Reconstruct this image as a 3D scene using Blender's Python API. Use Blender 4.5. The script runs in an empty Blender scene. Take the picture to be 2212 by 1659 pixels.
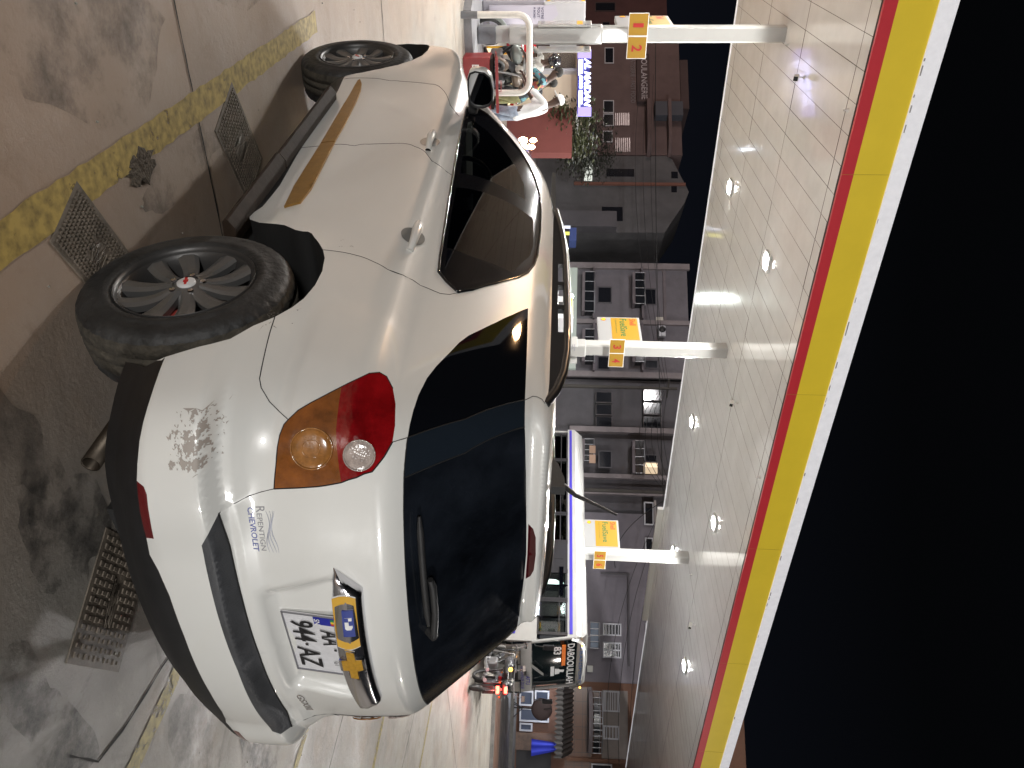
import bpy, bmesh, math, random
import numpy as np
from mathutils import Vector, Matrix
from mathutils.geometry import delaunay_2d_cdt, tessellate_polygon
random.seed(7); rng = np.random.default_rng(7)
sc = bpy.context.scene
# ------------------------------------------------------------------ camera
# the photograph is stored lying on its side: the camera was held upright and
# the picture's right edge is the top of the place.  World z is up, y runs along
# the parked car, x along the canopy.
FOC, CAMZ = 1592.88, 1.78                      # focal length on a 2212 px wide picture
MG = np.array([[0.8178, 0.0130, 0.5753], [-0.5749, 0.0635, 0.8158], [0.0260, 0.9979, -0.0594]])
q_, _ = np.linalg.qr(MG.T)
RIGHT, UP, FWD = [Vector(MG[:, i]).normalized() for i in range(3)]
cam_d = bpy.data.cameras.new('camera'); cam = bpy.data.objects.new('camera', cam_d); sc.collection.objects.link(cam)
cam_d.sensor_fit = 'HORIZONTAL'; cam_d.sensor_width = 36.0; cam_d.lens = 36.0 * FOC / 2212.0
cam_d.clip_start = 0.05; cam_d.clip_end = 800
m3 = Matrix((UP, -RIGHT, -FWD)).transposed()
cam.matrix_world = Matrix.Translation((0, 0, CAMZ)) @ m3.to_4x4()
sc.camera = cam
# ------------------------------------------------------------------ night sky
world = bpy.data.worlds.new('World'); sc.world = world; world.use_nodes = True
wn = world.node_tree.nodes; wl = world.node_tree.links
bg = wn['Background']
tc = wn.new('ShaderNodeTexCoord'); sp = wn.new('ShaderNodeSeparateXYZ'); rp = wn.new('ShaderNodeValToRGB')
wl.new(tc.outputs['Generated'], sp.inputs[0]); wl.new(sp.outputs['Z'], rp.inputs[0]); wl.new(rp.outputs[0], bg.inputs['Color'])
rp.color_ramp.elements[0].color = (0.0022, 0.0026, 0.0042, 1); rp.color_ramp.elements[0].position = 0.0
rp.color_ramp.elements[1].color = (0.0007, 0.0008, 0.0010, 1); rp.color_ramp.elements[1].position = 0.42
bg.inputs['Strength'].default_value = 1.0
sc.view_settings.view_transform = 'Standard'; sc.view_settings.look = 'None'
sc.view_settings.exposure = 1.0; sc.view_settings.gamma = 1.0; sc.view_settings.use_curve_mapping = False
sc.cycles.use_denoising = True
sc.cycles.max_bounces = 8; sc.cycles.transparent_max_bounces = 12
sc.cycles.sample_clamp_indirect = 6.0
sc.cycles.blur_glossy = 0.6

def lamp(name, kind, loc, power, color, size=0.3, aim=None, spot=None, blend=0.5):
    d = bpy.data.lights.new(name, kind); o = bpy.data.objects.new(name, d); sc.collection.objects.link(o)
    d.energy = power; d.color = color; o.location = loc
    if kind == 'AREA': d.shape = 'DISK'; d.size = size
    elif kind in ('POINT', 'SPOT'): d.shadow_soft_size = size
    if kind == 'SPOT': d.spot_size = math.radians(spot or 150); d.spot_blend = blend
    if aim is not None:
        o.rotation_euler = (Vector(aim) - Vector(loc)).to_track_quat('-Z', 'Y').to_euler()
    return o
WHITE = (1.0, 0.965, 0.90); COOL = (0.88, 0.94, 1.0); SODIUM = (1.0, 0.52, 0.20)
CANZ = 5.82
DOWN = [(6.33, 13.3), (6.33, 17.3), (13.4, 13.25), (13.4, 17.3), (19.4, 13.3), (18.6, 17.0), (-1.0, 13.3), (-1.0, 17.3)]
for i, (x, y) in enumerate(DOWN):
    lamp('canopy_light', 'SPOT', (x, y, CANZ - .10), 1000, (1.0, .98, .94), .14, (x, y, 0), 177, .10)
# lights of the station shop behind the photographer
lamp('shop_light', 'AREA', (9.0, -17.0, 4.6), 680, (1.0, .985, .96), 2.2, (2.5, 3, 1.0))
lamp('shop_light', 'AREA', (-8.5, -11.0, 4.6), 780, (1.0, .985, .96), 1.8, (1, 4, 1.0))
lamp('street_light', 'POINT', (-3.0, 12.0, 7.6), 900, (1.0, .57, .27), .20)

# ------------------------------------------------------------------ helpers
def ray(x, y): return RIGHT * (y - 829.5) + UP * (x - 1106.0) + FWD * FOC
CO = Vector((0, 0, CAMZ))
def at_depth(x, y, z): return CO + ray(x, y) * (z / FOC)
def on_z(x, y, z=0.0): d = ray(x, y); return CO + d * ((z - CAMZ) / d.z)
def on_plane(x, y, p, n): d = ray(x, y); n = Vector(n); return CO + d * ((Vector(p) - CO).dot(n) / d.dot(n))
def lin(c): return tuple(((v / 12.92) if v <= 0.04045 else ((v + 0.055) / 1.055) ** 2.4) for v in c)
MATS = {}
def mat(name, col=(0.5, 0.5, 0.5), rough=0.5, metal=0.0, emit=None, es=1.0, coat=0.0, noise=0.0, nscale=8.0, bump=0.0, bscale=60.0, alpha=None, spec=None, rvar=0.0):
    if name in MATS: return MATS[name]
    m = bpy.data.materials.new(name); m.use_nodes = True; n = m.node_tree.nodes; l = m.node_tree.links
    p = n['Principled BSDF']; p.inputs['Base Color'].default_value = (*col, 1); p.inputs['Roughness'].default_value = rough
    p.inputs['Metallic'].default_value = metal
    if spec is not None: p.inputs['Specular IOR Level'].default_value = spec
    if coat: p.inputs['Coat Weight'].default_value = coat; p.inputs['Coat Roughness'].default_value = 0.04
    if emit is not None:
        p.inputs['Emission Color'].default_value = (*emit, 1); p.inputs['Emission Strength'].default_value = es
    if noise or bump or rvar:
        t = n.new('ShaderNodeTexCoord')
    if noise or rvar:
        x = n.new('ShaderNodeTexNoise'); x.inputs['Scale'].default_value = nscale; x.inputs['Detail'].default_value = 8; x.inputs['Roughness'].default_value = 0.65
        l.new(t.outputs['Object'], x.inputs['Vector'])
    if noise:
        r = n.new('ShaderNodeValToRGB'); r.color_ramp.elements[0].position = 0.3; r.color_ramp.elements[1].position = 0.7
        r.color_ramp.elements[0].color = (*[c * (1 - noise) for c in col], 1); r.color_ramp.elements[1].color = (*[min(1, c * (1 + noise * 0.6)) for c in col], 1)
        l.new(x.outputs['Fac'], r.inputs[0]); l.new(r.outputs[0], p.inputs['Base Color'])
    if rvar:
        mr = n.new('ShaderNodeMapRange'); mr.inputs['From Min'].default_value = 0.3; mr.inputs['From Max'].default_value = 0.7
        mr.inputs['To Min'].default_value = max(0, rough - rvar); mr.inputs['To Max'].default_value = rough + rvar
        l.new(x.outputs['Fac'], mr.inputs['Value']); l.new(mr.outputs[0], p.inputs['Roughness'])
    if bump:
        x2 = n.new('ShaderNodeTexNoise'); x2.inputs['Scale'].default_value = bscale; x2.inputs['Detail'].default_value = 5
        b = n.new('ShaderNodeBump'); b.inputs['Strength'].default_value = bump; b.inputs['Distance'].default_value = 0.01
        l.new(t.outputs['Object'], x2.inputs['Vector']); l.new(x2.outputs['Fac'], b.inputs['Height']); l.new(b.outputs[0], p.inputs['Normal'])
    if alpha is not None: p.inputs['Alpha'].default_value = alpha
    MATS[name] = m; return m
def emat(name, col, s): return mat(name, (0.02, 0.02, 0.02), 0.6, emit=col, es=s)
def glass_mat(name, tint, t=0.3, rough=0.02, base=0.0):
    if name in MATS: return MATS[name]
    m = bpy.data.materials.new(name); m.use_nodes = True; n = m.node_tree.nodes; l = m.node_tree.links
    for x in list(n):
        if x.type != 'OUTPUT_MATERIAL': n.remove(x)
    out = [x for x in n if x.type == 'OUTPUT_MATERIAL'][0]
    tr = n.new('ShaderNodeBsdfTransparent'); tr.inputs[0].default_value = (*tint, 1)
    gl = n.new('ShaderNodeBsdfGlossy'); gl.inputs['Roughness'].default_value = rough
    fr = n.new('ShaderNodeFresnel'); fr.inputs[0].default_value = 1.5
    mx = n.new('ShaderNodeMixShader'); l.new(fr.outputs[0], mx.inputs[0]); l.new(tr.outputs[0], mx.inputs[1]); l.new(gl.outputs[0], mx.inputs[2])
    l.new(mx.outputs[0], out.inputs['Surface']); MATS[name] = m; return m

class MB:
    """collects shapes into one mesh object (local coordinates)"""
    def __init__(s): s.v = []; s.f = []; s.sm = []; s.mi = []; s.cur = 0
    def add(s, vs, fs, smooth=False):
        b = len(s.v); s.v += [tuple(v) for v in vs]; s.f += [tuple(b + i for i in f) for f in fs]; s.sm += [smooth] * len(fs); s.mi += [s.cur] * len(fs); return s
    def box(s, c, d, rot=None, bev=0.0):
        hx, hy, hz = [x / 2 for x in d]
        if bev <= 0:
            vs = [Vector((sx * hx, sy * hy, sz * hz)) for sx in (-1, 1) for sy in (-1, 1) for sz in (-1, 1)]
            fs = [(0, 1, 3, 2), (4, 6, 7, 5), (0, 4, 5, 1), (2, 3, 7, 6), (0, 2, 6, 4), (1, 5, 7, 3)]
        else:
            bm = bmesh.new(); bmesh.ops.create_cube(bm, size=1.0)
            for v in bm.verts: v.co = Vector((v.co.x * d[0], v.co.y * d[1], v.co.z * d[2]))
            bmesh.ops.bevel(bm, geom=bm.edges[:], offset=min(bev, min(d) * 0.45), segments=2, profile=0.5, affect='EDGES')
            bm.verts.index_update(); vs = [v.co.copy() for v in bm.verts]; fs = [tuple(v.index for v in f.verts) for f in bm.faces]; bm.free()
        if rot is not None: vs = [rot @ v for v in vs]
        c = Vector(c); return s.add([v + c for v in vs], fs)
    def tube(s, pts, r, n=10, caps=True, smooth=True, flat=1.0):
        pts = [Vector(p) for p in pts]; rs = r if isinstance(r, (list, tuple)) else [r] * len(pts)
        vs = []; fs = []; up = None
        for i, p in enumerate(pts):
            a = pts[max(i - 1, 0)]; b = pts[min(i + 1, len(pts) - 1)]; t = (b - a).normalized()
            if up is None:
                up = Vector((0, 0, 1)) if abs(t.z) < 0.9 else Vector((1, 0, 0))
            x = (up - t * up.dot(t)).normalized(); y = t.cross(x); up = x
            for k in range(n):
                an = 2 * math.pi * k / n; vs.append(p + x * math.cos(an) * rs[i] + y * math.sin(an) * rs[i] * flat)
        for i in range(len(pts) - 1):
            for k in range(n): a = i * n + k; b = i * n + (k + 1) % n; fs.append((a, b, b + n, a + n))
        s.add(vs, fs, smooth)
        if caps:
            L = (len(pts) - 1) * n; s.add([vs[k] for k in range(n)], [tuple(range(n))[::-1]]); s.add([vs[L + k] for k in range(n)], [tuple(range(n))])
        return s
    def cyl(s, p0, p1, r, n=16, smooth=True): return s.tube([p0, p1], r, n, True, smooth)
    def lathe(s, prof, c=(0, 0, 0), axis='Z', n=32, smooth=True, rot=None):
        vs = []; fs = []
        for r, h in prof:
            for k in range(n):
                a = 2 * math.pi * k / n; v = Vector((r * math.cos(a), r * math.sin(a), h))
                if axis == 'Y': v = Vector((v.x, h, v.y))
                if axis == 'X': v = Vector((h, v.x, v.y))
                if rot is not None: v = rot @ v
                vs.append(v + Vector(c))
        for i in range(len(prof) - 1):
            for k in range(n): a = i * n + k; b = i * n + (k + 1) % n; fs.append((a, b, b + n, a + n))
        return s.add(vs, fs, smooth)
    def ball(s, c, r, n=12, m=8, sc=(1, 1, 1), rot=None):
        prof = [(r * math.sin(math.pi * i / m), -r * math.cos(math.pi * i / m)) for i in range(m + 1)]
        vs = []; fs = []
        for rr, h in prof:
            for k in range(n):
                a = 2 * math.pi * k / n; v = Vector((rr * math.cos(a) * sc[0], rr * math.sin(a) * sc[1], h * sc[2]))
                if rot is not None: v = rot @ v
                vs.append(v + Vector(c))
        for i in range(m):
            for k in range(n): a = i * n + k; b = i * n + (k + 1) % n; fs.append((a, b, b + n, a + n))
        return s.add(vs, fs, True)
    def prism(s, poly, o, ux, uy, un, depth, smooth=False):
        """polygon (2D) placed at o with axes ux, uy, extruded along un by depth"""
        o, ux, uy, un = Vector(o), Vector(ux), Vector(uy), Vector(un); n = len(poly)
        a = [o + ux * x + uy * y for x, y in poly]; b = [p + un * depth for p in a]
        tri = tessellate_polygon([[Vector((x, y, 0)) for x, y in poly]])
        s.add(a, [t for t in tri]); s.add(b, [tuple(reversed(t)) for t in tri])
        s.add(a + b, [(i, (i + 1) % n, n + (i + 1) % n, n + i) for i in range(n)], smooth); return s
    def quad(s, a, b, c, d): return s.add([a, b, c, d], [(0, 1, 2, 3)])
    def grid(s, P, smooth=True):
        R = len(P); C_ = len(P[0]); return s.add([p for row in P for p in row], [(i * C_ + j, i * C_ + j + 1, (i + 1) * C_ + j + 1, (i + 1) * C_ + j) for i in range(R - 1) for j in range(C_ - 1)], smooth)
    def build(s, name, m, parent=None, recalc=True, bevel=0.0):
        me = bpy.data.meshes.new(name); me.from_pydata(s.v, [], s.f); me.validate(verbose=False)
        if len(me.polygons) == len(s.sm):
            me.polygons.foreach_set('use_smooth', s.sm)
            me.polygons.foreach_set('material_index', s.mi)
        for mm in (m if isinstance(m, (list, tuple)) else [m]): me.materials.append(mm)
        if recalc:
            bm = bmesh.new(); bm.from_mesh(me); bmesh.ops.recalc_face_normals(bm, faces=bm.faces[:]); bm.to_mesh(me); bm.free()
        me.update()
        o = bpy.data.objects.new(name, me); sc.collection.objects.link(o)
        if parent is not None: o.parent = parent
        return o
def tag(o, label, cat, group=None):
    o['label'] = label; o['category'] = cat
    if group: o['group'] = group
    return o
def struct(o, kind='structure'): o['kind'] = kind; return o
def thing(name, label, cat, loc=(0, 0, 0), rz=0.0, group=None, M=None):
    o = bpy.data.objects.new(name, None); sc.collection.objects.link(o); o.empty_display_size = 0.1
    if M is not None: o.matrix_world = M
    else: o.location = loc; o.rotation_euler = (0, 0, rz)
    return tag(o, label, cat, group)
def copy_tree(o, parent=None, M=None):
    c = o.copy(); sc.collection.objects.link(c)
    if parent is not None: c.parent = parent
    if M is not None: c.matrix_world = M
    for ch in list(o.children): copy_tree(ch, c)
    return c
_fontcache = {}
def text_mesh(body, res=3, bold=0.0, shear=0.0):
    key = (body, bold, shear)
    if key in _fontcache: return _fontcache[key]
    cu = bpy.data.curves.new('t', 'FONT'); cu.body = body; cu.size = 1; cu.offset = bold; cu.shear = shear; cu.resolution_u = res; cu.fill_mode = 'FRONT'
    o = bpy.data.objects.new('t', cu); sc.collection.objects.link(o); bpy.context.view_layer.update()
    dg = bpy.context.evaluated_depsgraph_get(); me = bpy.data.meshes.new_from_object(o.evaluated_get(dg))
    V = np.array([v.co[:2] for v in me.vertices]) if len(me.vertices) else np.zeros((1, 2)); Fs = [tuple(p.vertices) for p in me.polygons]
    bpy.data.objects.remove(o); bpy.data.curves.remove(cu); bpy.data.meshes.remove(me)
    mn = V.min(0); mx = V.max(0); _fontcache[key] = ((V - mn) / np.maximum(mx - mn, 1e-6), Fs, mx - mn); return _fontcache[key]
def text_on(mb, body, o, ux, uy, un, w=None, h=None, bold=0.0, shear=0.0, lift=0.002, thick=0.002):
    """flat raised lettering: lower left corner o, unit axes ux uy, normal un"""
    V, Fs, sz = text_mesh(body, bold=bold, shear=shear); asp = sz[0] / sz[1]
    if w is None: w = h * asp
    if h is None: h = w / asp
    o, ux, uy, un = Vector(o), Vector(ux).normalized(), Vector(uy).normalized(), Vector(un).normalized()
    mb.add([o + ux * (x * w) + uy * (y * h) + un * (lift + thick) for x, y in V], Fs); return mb
BLKPL = mat('black_plastic', (0.018, 0.018, 0.019), 0.55, noise=0.3, nscale=20, bump=0.15, bscale=300)
BLKGL = mat('gloss_black', (0.006, 0.007, 0.009), 0.12, coat=0.5)

# ------------------------------------------------------------------ ground
def ground_z(x, y):
    near = .2707 - .03543 * x - .01781 * y; near = min(near, .6); return .5 * (near + math.sqrt(near * near + .0004))
def ground_material(name, base, dark, warm):
    m = bpy.data.materials.new(name); m.use_nodes = True; n = m.node_tree.nodes; l = m.node_tree.links; p = n['Principled BSDF']
    t = n.new('ShaderNodeTexCoord')
    def noise(sc_, det=10, rough=.62, dist=0.0):
        x = n.new('ShaderNodeTexNoise'); x.inputs['Scale'].default_value = sc_; x.inputs['Detail'].default_value = det; x.inputs['Roughness'].default_value = rough; x.inputs['Distortion'].default_value = dist
        l.new(t.outputs['Object'], x.inputs['Vector']); return x.outputs['Fac']
    def ramp(f, a, b, ca, cb):
        r = n.new('ShaderNodeValToRGB'); r.color_ramp.elements[0].position = a; r.color_ramp.elements[1].position = b; r.color_ramp.elements[0].color = ca; r.color_ramp.elements[1].color = cb; l.new(f, r.inputs[0]); return r.outputs[0]
    def mix(a, b, f, mode='MIX'):
        x = n.new('ShaderNodeMix'); x.data_type = 'RGBA'; x.blend_type = mode
        l.new(a, x.inputs['A']) if hasattr(a, 'links') else None
        for s, v in (('A', a), ('B', b)):
            k = [i for i in x.inputs if i.name == s and i.type == 'RGBA'][0]
            if hasattr(v, 'is_linked'): l.new(v, k)
            else: k.default_value = v
        k = x.inputs['Factor']
        if hasattr(f, 'is_linked'): l.new(f, k)
        else: k.default_value = f
        return [o for o in x.outputs if o.type == 'RGBA'][0]
    g = lambda v: (v, v, v, 1)
    c = ramp(noise(.55, 12, .66, .6), .34, .66, (*dark, 1), (*base, 1))
    c = mix(c, (*warm, 1), ramp(noise(1.7, 8, .6, .4), .5, .72, g(0), g(.55)))
    c = mix(c, (*[v * .42 for v in dark], 1), ramp(noise(2.6, 12, .72, 1.2), .56, .72, g(0), g(.75)))
    c = mix(c, (*[min(1, v * 1.35) for v in base], 1), ramp(noise(9, 10, .75), .55, .8, g(0), g(.5)))
    c = mix(c, (*[v * .5 for v in dark], 1), ramp(noise(45, 6, .8), .6, .75, g(0), g(.5)))
    # reddish dust plus orange lamplight painted in, strongest left of the bays
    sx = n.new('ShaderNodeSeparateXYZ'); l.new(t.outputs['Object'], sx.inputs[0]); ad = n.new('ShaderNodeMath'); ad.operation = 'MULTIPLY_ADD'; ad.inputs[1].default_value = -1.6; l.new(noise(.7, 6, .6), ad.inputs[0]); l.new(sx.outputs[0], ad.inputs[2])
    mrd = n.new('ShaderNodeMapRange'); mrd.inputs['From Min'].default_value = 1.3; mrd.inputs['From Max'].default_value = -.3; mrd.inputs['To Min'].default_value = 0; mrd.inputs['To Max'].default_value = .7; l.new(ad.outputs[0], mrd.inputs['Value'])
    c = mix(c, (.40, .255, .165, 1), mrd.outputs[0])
    l.new(c, p.inputs['Base Color'])
    r = ramp(noise(1.3, 8), .35, .7, g(.42), g(.78)); l.new(r, p.inputs['Roughness'])
    b = n.new('ShaderNodeBump'); b.inputs['Strength'].default_value = .55; b.inputs['Distance'].default_value = .012
    s = n.new('ShaderNodeMath'); s.operation = 'ADD'; l.new(noise(7, 12, .7), s.inputs[0])
    s2 = n.new('ShaderNodeMath'); s2.operation = 'MULTIPLY'; s2.inputs[1].default_value = .35; l.new(noise(60, 8, .8), s2.inputs[0]); l.new(s2.outputs[0], s.inputs[1])
    l.new(s.outputs[0], b.inputs['Height']); l.new(b.outputs[0], p.inputs['Normal']); return m
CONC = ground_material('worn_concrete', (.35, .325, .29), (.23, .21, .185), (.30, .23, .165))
ROADM = ground_material('road_surface', (.085, .08, .078), (.05, .048, .047), (.08, .06, .05))
PAVM = ground_material('red_paving', (.22, .13, .095), (.12, .075, .06), (.2, .12, .08))
mb = MB(); xs = np.concatenate([np.linspace(-40, -3, 30), np.linspace(-2.6, 12, 60), np.linspace(13, 90, 60)]); ys = np.concatenate([np.linspace(-25, -3, 20), np.linspace(-2.5, 14, 60), np.linspace(15, 120, 60)])
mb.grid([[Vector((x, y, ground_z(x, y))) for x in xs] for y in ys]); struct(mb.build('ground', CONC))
FH = Vector((FWD.x, FWD.y, 0)).normalized(); RH = Vector((RIGHT.x, RIGHT.y, 0)); RH = (RH - FH * RH.dot(FH)).normalized(); RH.z = 0; RH.normalize()
TS = (RH * .951 - FH * .309).normalized(); NS = (RH * .309 + FH * .951).normalized()      # along the street, away across the street
SP0 = Vector((0, 0, 0)) + FH * 39 + RH * 15.2                                              # a point at the foot of the far facades
def street(s, d, z=0.0): return SP0 + TS * s - NS * d + Vector((0, 0, z))                  # d metres in front of the facades
def sheet(name, s0, s1, d0, d1, z, m):
    mb = MB(); mb.grid([[street(s, d, z) for s in np.linspace(s0, s1, 20)] for d in (d0, d1)], False); return struct(mb.build(name, m))
sheet('road', -60, 60, 3.2, 11.5, .006, ROADM); sheet('paving', -60, 60, 11.5, 16.0, .010, PAVM)
mb = MB(); mb.box((0, 0, 0), (1, 1, 1)); mb.v = [tuple(street(x * 120, 1.6 + y * 3.2, .09 + z * .18)) for x, y, z in mb.v]; struct(mb.build('pavement', mat('pavement_slab', (.12, .115, .11), .7, noise=.4, nscale=2)))
mb = MB(); mb.box((0, 0, 0), (1, 1, 1)); mb.v = [tuple(street(x * 120, 16.1 + y * .22, .05 + z * .12)) for x, y, z in mb.v]; struct(mb.build('kerb', mat('kerb_stone', (.2, .19, .18), .7, noise=.4, nscale=3)))
# worn yellow parking lines
def paint_mat(name, col, wear, sc_=9.0, soft=.05, top=1.0):
    m = bpy.data.materials.new(name); m.use_nodes = True; n = m.node_tree.nodes; l = m.node_tree.links; p = n['Principled BSDF']
    t = n.new('ShaderNodeTexCoord'); x = n.new('ShaderNodeTexNoise'); x.inputs['Scale'].default_value = sc_; x.inputs['Detail'].default_value = 12; x.inputs['Roughness'].default_value = .72
    r = n.new('ShaderNodeValToRGB'); r.color_ramp.elements[0].position = wear; r.color_ramp.elements[1].position = wear + soft; r.color_ramp.elements[1].color = (top, top, top, 1)
    l.new(t.outputs['Object'], x.inputs['Vector']); l.new(x.outputs['Fac'], r.inputs[0]); l.new(r.outputs[0], p.inputs['Alpha'])
    y = n.new('ShaderNodeTexNoise'); y.inputs['Scale'].default_value = 30; y.inputs['Detail'].default_value = 8; l.new(t.outputs['Object'], y.inputs['Vector'])
    q = n.new('ShaderNodeValToRGB'); q.color_ramp.elements[0].color = (*[c * .45 for c in col], 1); q.color_ramp.elements[1].color = (*col, 1); q.color_ramp.elements[0].position = .3; q.color_ramp.elements[1].position = .62
    l.new(y.outputs['Fac'], q.inputs[0]); l.new(q.outputs[0], p.inputs['Base Color']); p.inputs['Roughness'].default_value = .6; return m
YEL = paint_mat('yellow_line_paint', (.46, .33, .085), .34, 11)
YEL2 = paint_mat('faded_line_paint', (.32, .25, .06), .42, 14)
def ground_strip(name, pts, w, m, lift=.004, seed=0, edge=.006):
    rr = random.Random(seed); mb = MB(); P = [Vector((x, y, 0)) for x, y in pts]; D = []
    for a, b in zip(P[:-1], P[1:]):
        k = max(2, int((b - a).length / .06)); D += [a.lerp(b, j / k) for j in range(k)]
    D.append(P[-1]); t = (P[-1] - P[0]).normalized(); nrm = Vector((-t.y, t.x, 0)); A = []; B_ = []
    for d in D:
        for L, s in ((A, 1), (B_, -1)):
            q = d + nrm * s * (w / 2 + rr.uniform(-edge, edge)); L.append(Vector((q.x, q.y, ground_z(q.x, q.y) + lift)))
    mb.grid([A, B_], False); return struct(mb.build(name, m))
ground_strip('line_marking', [(.880, -1.5), (.853, 1.86), (.822, 5.22)], .125, YEL, seed=1)
ground_strip('line_marking', [(2.915, -1.5), (2.905, 1.6), (2.88, 5.0)], .098, YEL2, seed=2)
ground_strip('line_marking', [(5.15, 0), (5.09, 2.6), (5.05, 5.0)], .10, YEL2, seed=3)
ground_strip('line_marking', [(7.75, 1.5), (7.56, 4.1), (7.5, 6.4)], .10, YEL2, seed=4)
ground_strip('line_marking', [(10.2, 3.6), (10.45, 5.8), (10.6, 7.4)], .10, YEL2, seed=5)
JNT = mat('concrete_joint', (.03, .028, .026), .9)
for q, (pts, w) in enumerate((([(-8, 7.30), (1.3, 7.38), (16, 7.5)], .018), ([(-3, 1.02), (1.9, 1.0)], .010), ([(5.9, -2), (6.1, 7.4)], .014), ([(2.80, 1.95), (2.70, 1.45), (2.64, 1.30), (2.45, 1.22)], .010), ([(9.0, 4.0), (9.3, 5.6), (9.2, 7.0)], .014), ([(-4, 3.35), (1.6, 3.2)], .008))):
    ground_strip('paving_joint', pts, w, JNT, .0035, q, .004)
def blot(name, c, rx, ry, m, seed, lift=.003, n=40, rot=0.0):
    rr = random.Random(seed); ph = [rr.uniform(0, 6.28) for _ in range(6)]; poly = []
    for k in range(n):
        a = 2 * math.pi * k / n; r = 1 + sum(.22 / (j + 1) * math.sin((j + 2) * a + ph[j]) for j in range(6)) + rr.uniform(-.06, .06)
        x = rx * r * math.cos(a); y = ry * r * math.sin(a); poly.append((c[0] + x * math.cos(rot) - y * math.sin(rot), c[1] + x * math.sin(rot) + y * math.cos(rot)))
    mb = MB(); mb.add([(x, y, ground_z(x, y) + lift) for x, y in poly] + [(c[0], c[1], ground_z(*c) + lift)], [(i, (i + 1) % n, n) for i in range(n)]); return struct(mb.build(name, m))
OIL = paint_mat('oil_stain', (.055, .053, .052), .44, 5, .22, .8); WET = paint_mat('damp_patch', (.09, .08, .072), .46, 3, .25, .6); PALE = paint_mat('pale_patch', (.27, .235, .185), .48, 4, .25, .6)
for i, (x, y, rx, ry, m) in enumerate(((1.75, 1.62, .30, .16, OIL), (2.25, 1.22, .35, .12, OIL), (1.35, 1.55, .22, .12, WET), (2.55, 1.9, .28, .2, WET), (.45, 2.6, .22, .6, WET), (1.3, 1.15, .35, .16, PALE), (1.9, 1.0, .3, .1, PALE), (.2, 4.2, .3, .9, PALE), (3.4, 1.75, .3, .25, WET), (4.3, 2.2, .5, .3, OIL), (1.02, 3.1, .10, .5, WET), (7.2, 5.5, .9, .5, WET))):
    blot('stain', (x, y), rx, ry, m, i, .0022 + .00012 * i)
# broken spot in the concrete
mb = MB(); rr = random.Random(4); N = 26; cx, cy = .915, 2.655
rows = []
for k in range(7):
    t = k / 6; rows.append([Vector((cx + (.062 * t + rr.uniform(-.006, .006) * (k < 6)) * math.cos(2 * math.pi * j / N) * (1 + .3 * math.sin(j * 1.7)), cy + (.10 * t + rr.uniform(-.014, .014) * (k < 6)) * math.sin(2 * math.pi * j / N) * (1 + .3 * math.cos(j * 2.3)), ground_z(cx, cy) + .006 - .0015 * t + rr.uniform(0, .005) * (0 < k < 6))) for j in range(N)])
for r_ in rows: r_.append(r_[0])
mb.grid(rows, False); struct(mb.build('pothole', mat('broken_concrete', (.12, .095, .07), .95, noise=.6, nscale=60, bump=.8, bscale=90)))
# cast drain covers with a raised block pattern
COV = mat('cast_cover', (.17, .14, .11), .6, noise=.45, nscale=9, bump=.3, bscale=60)
def drain_cover(c, w, h, rot, label, seed):
    z0 = ground_z(*c); t = thing('drain_cover', label, 'drain cover', (c[0], c[1], z0 + .001), rot, 'cast drain covers in the forecourt')
    t.rotation_euler = Matrix(((1, 0, 0), (0, 1, 0), (0, 0, 1))).to_euler(); nrm = Vector((.0354, .0178, .9992)); q = nrm.to_track_quat('Z', 'Y'); t.rotation_euler = (q.to_matrix() @ Matrix.Rotation(rot - q.to_matrix().to_euler().z * 0, 3, 'Z')).to_euler()
    mb = MB(); mb.box((0, 0, .0005), (w, h, .006)); rr = random.Random(seed); nx, ny = 14, int(14 * h / w)
    for i in range(nx):
        for j in range(ny):
            x = -w / 2 + .014 + (i + .5) * (w - .028) / nx; y = -h / 2 + .014 + (j + .5) * (h - .028) / ny
            if abs(y) < h * .10 and abs(x) < w * .22: continue
            mb.box((x, y, .0065 + rr.uniform(-.001, .0008)), ((w - .028) / nx * (.62 if (i + j) % 2 else .42), (h - .028) / ny * (.42 if (i + j) % 2 else .62), .0055))
    mb.build('plate', COV, t)
    mb = MB(); rr = random.Random(seed + 9)
    for k in range(9):
        a = rr.uniform(0, 3.1); mb.tube([(rr.uniform(-.18, .18) * w + .02 * math.cos(a + b), rr.uniform(-.07, .07) * h * 0 + (k - 4) * .018 * h + .012 * math.sin(a + b), .0055) for b in np.linspace(0, 2.2, 6)], .0022, 5)
    mb.build('relief', COV, t)
drain_cover((1.075, 2.235), .25, .44, .0, 'brown cast drain cover between yellow line and rear wheel', 1)
drain_cover((1.135, 3.62), .33, .50, .0, 'brown cast drain cover beside the running board', 2)
drain_cover((2.205, 1.665), .46, .36, .04, 'grey cast drain cover on the ground behind the rear bumper', 3)
# loose litter
mb = MB(); rr = random.Random(3)
for k in range(60):
    x, y = rr.uniform(-.5, 6), rr.uniform(.9, 6.5); s = rr.uniform(.002, .006); mb.ball((x, y, ground_z(x, y) + s * .5), s, 6, 4)
o = mb.build('grit', mat('grit', (.3, .28, .24), .8)); o['kind'] = 'stuff'
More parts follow.
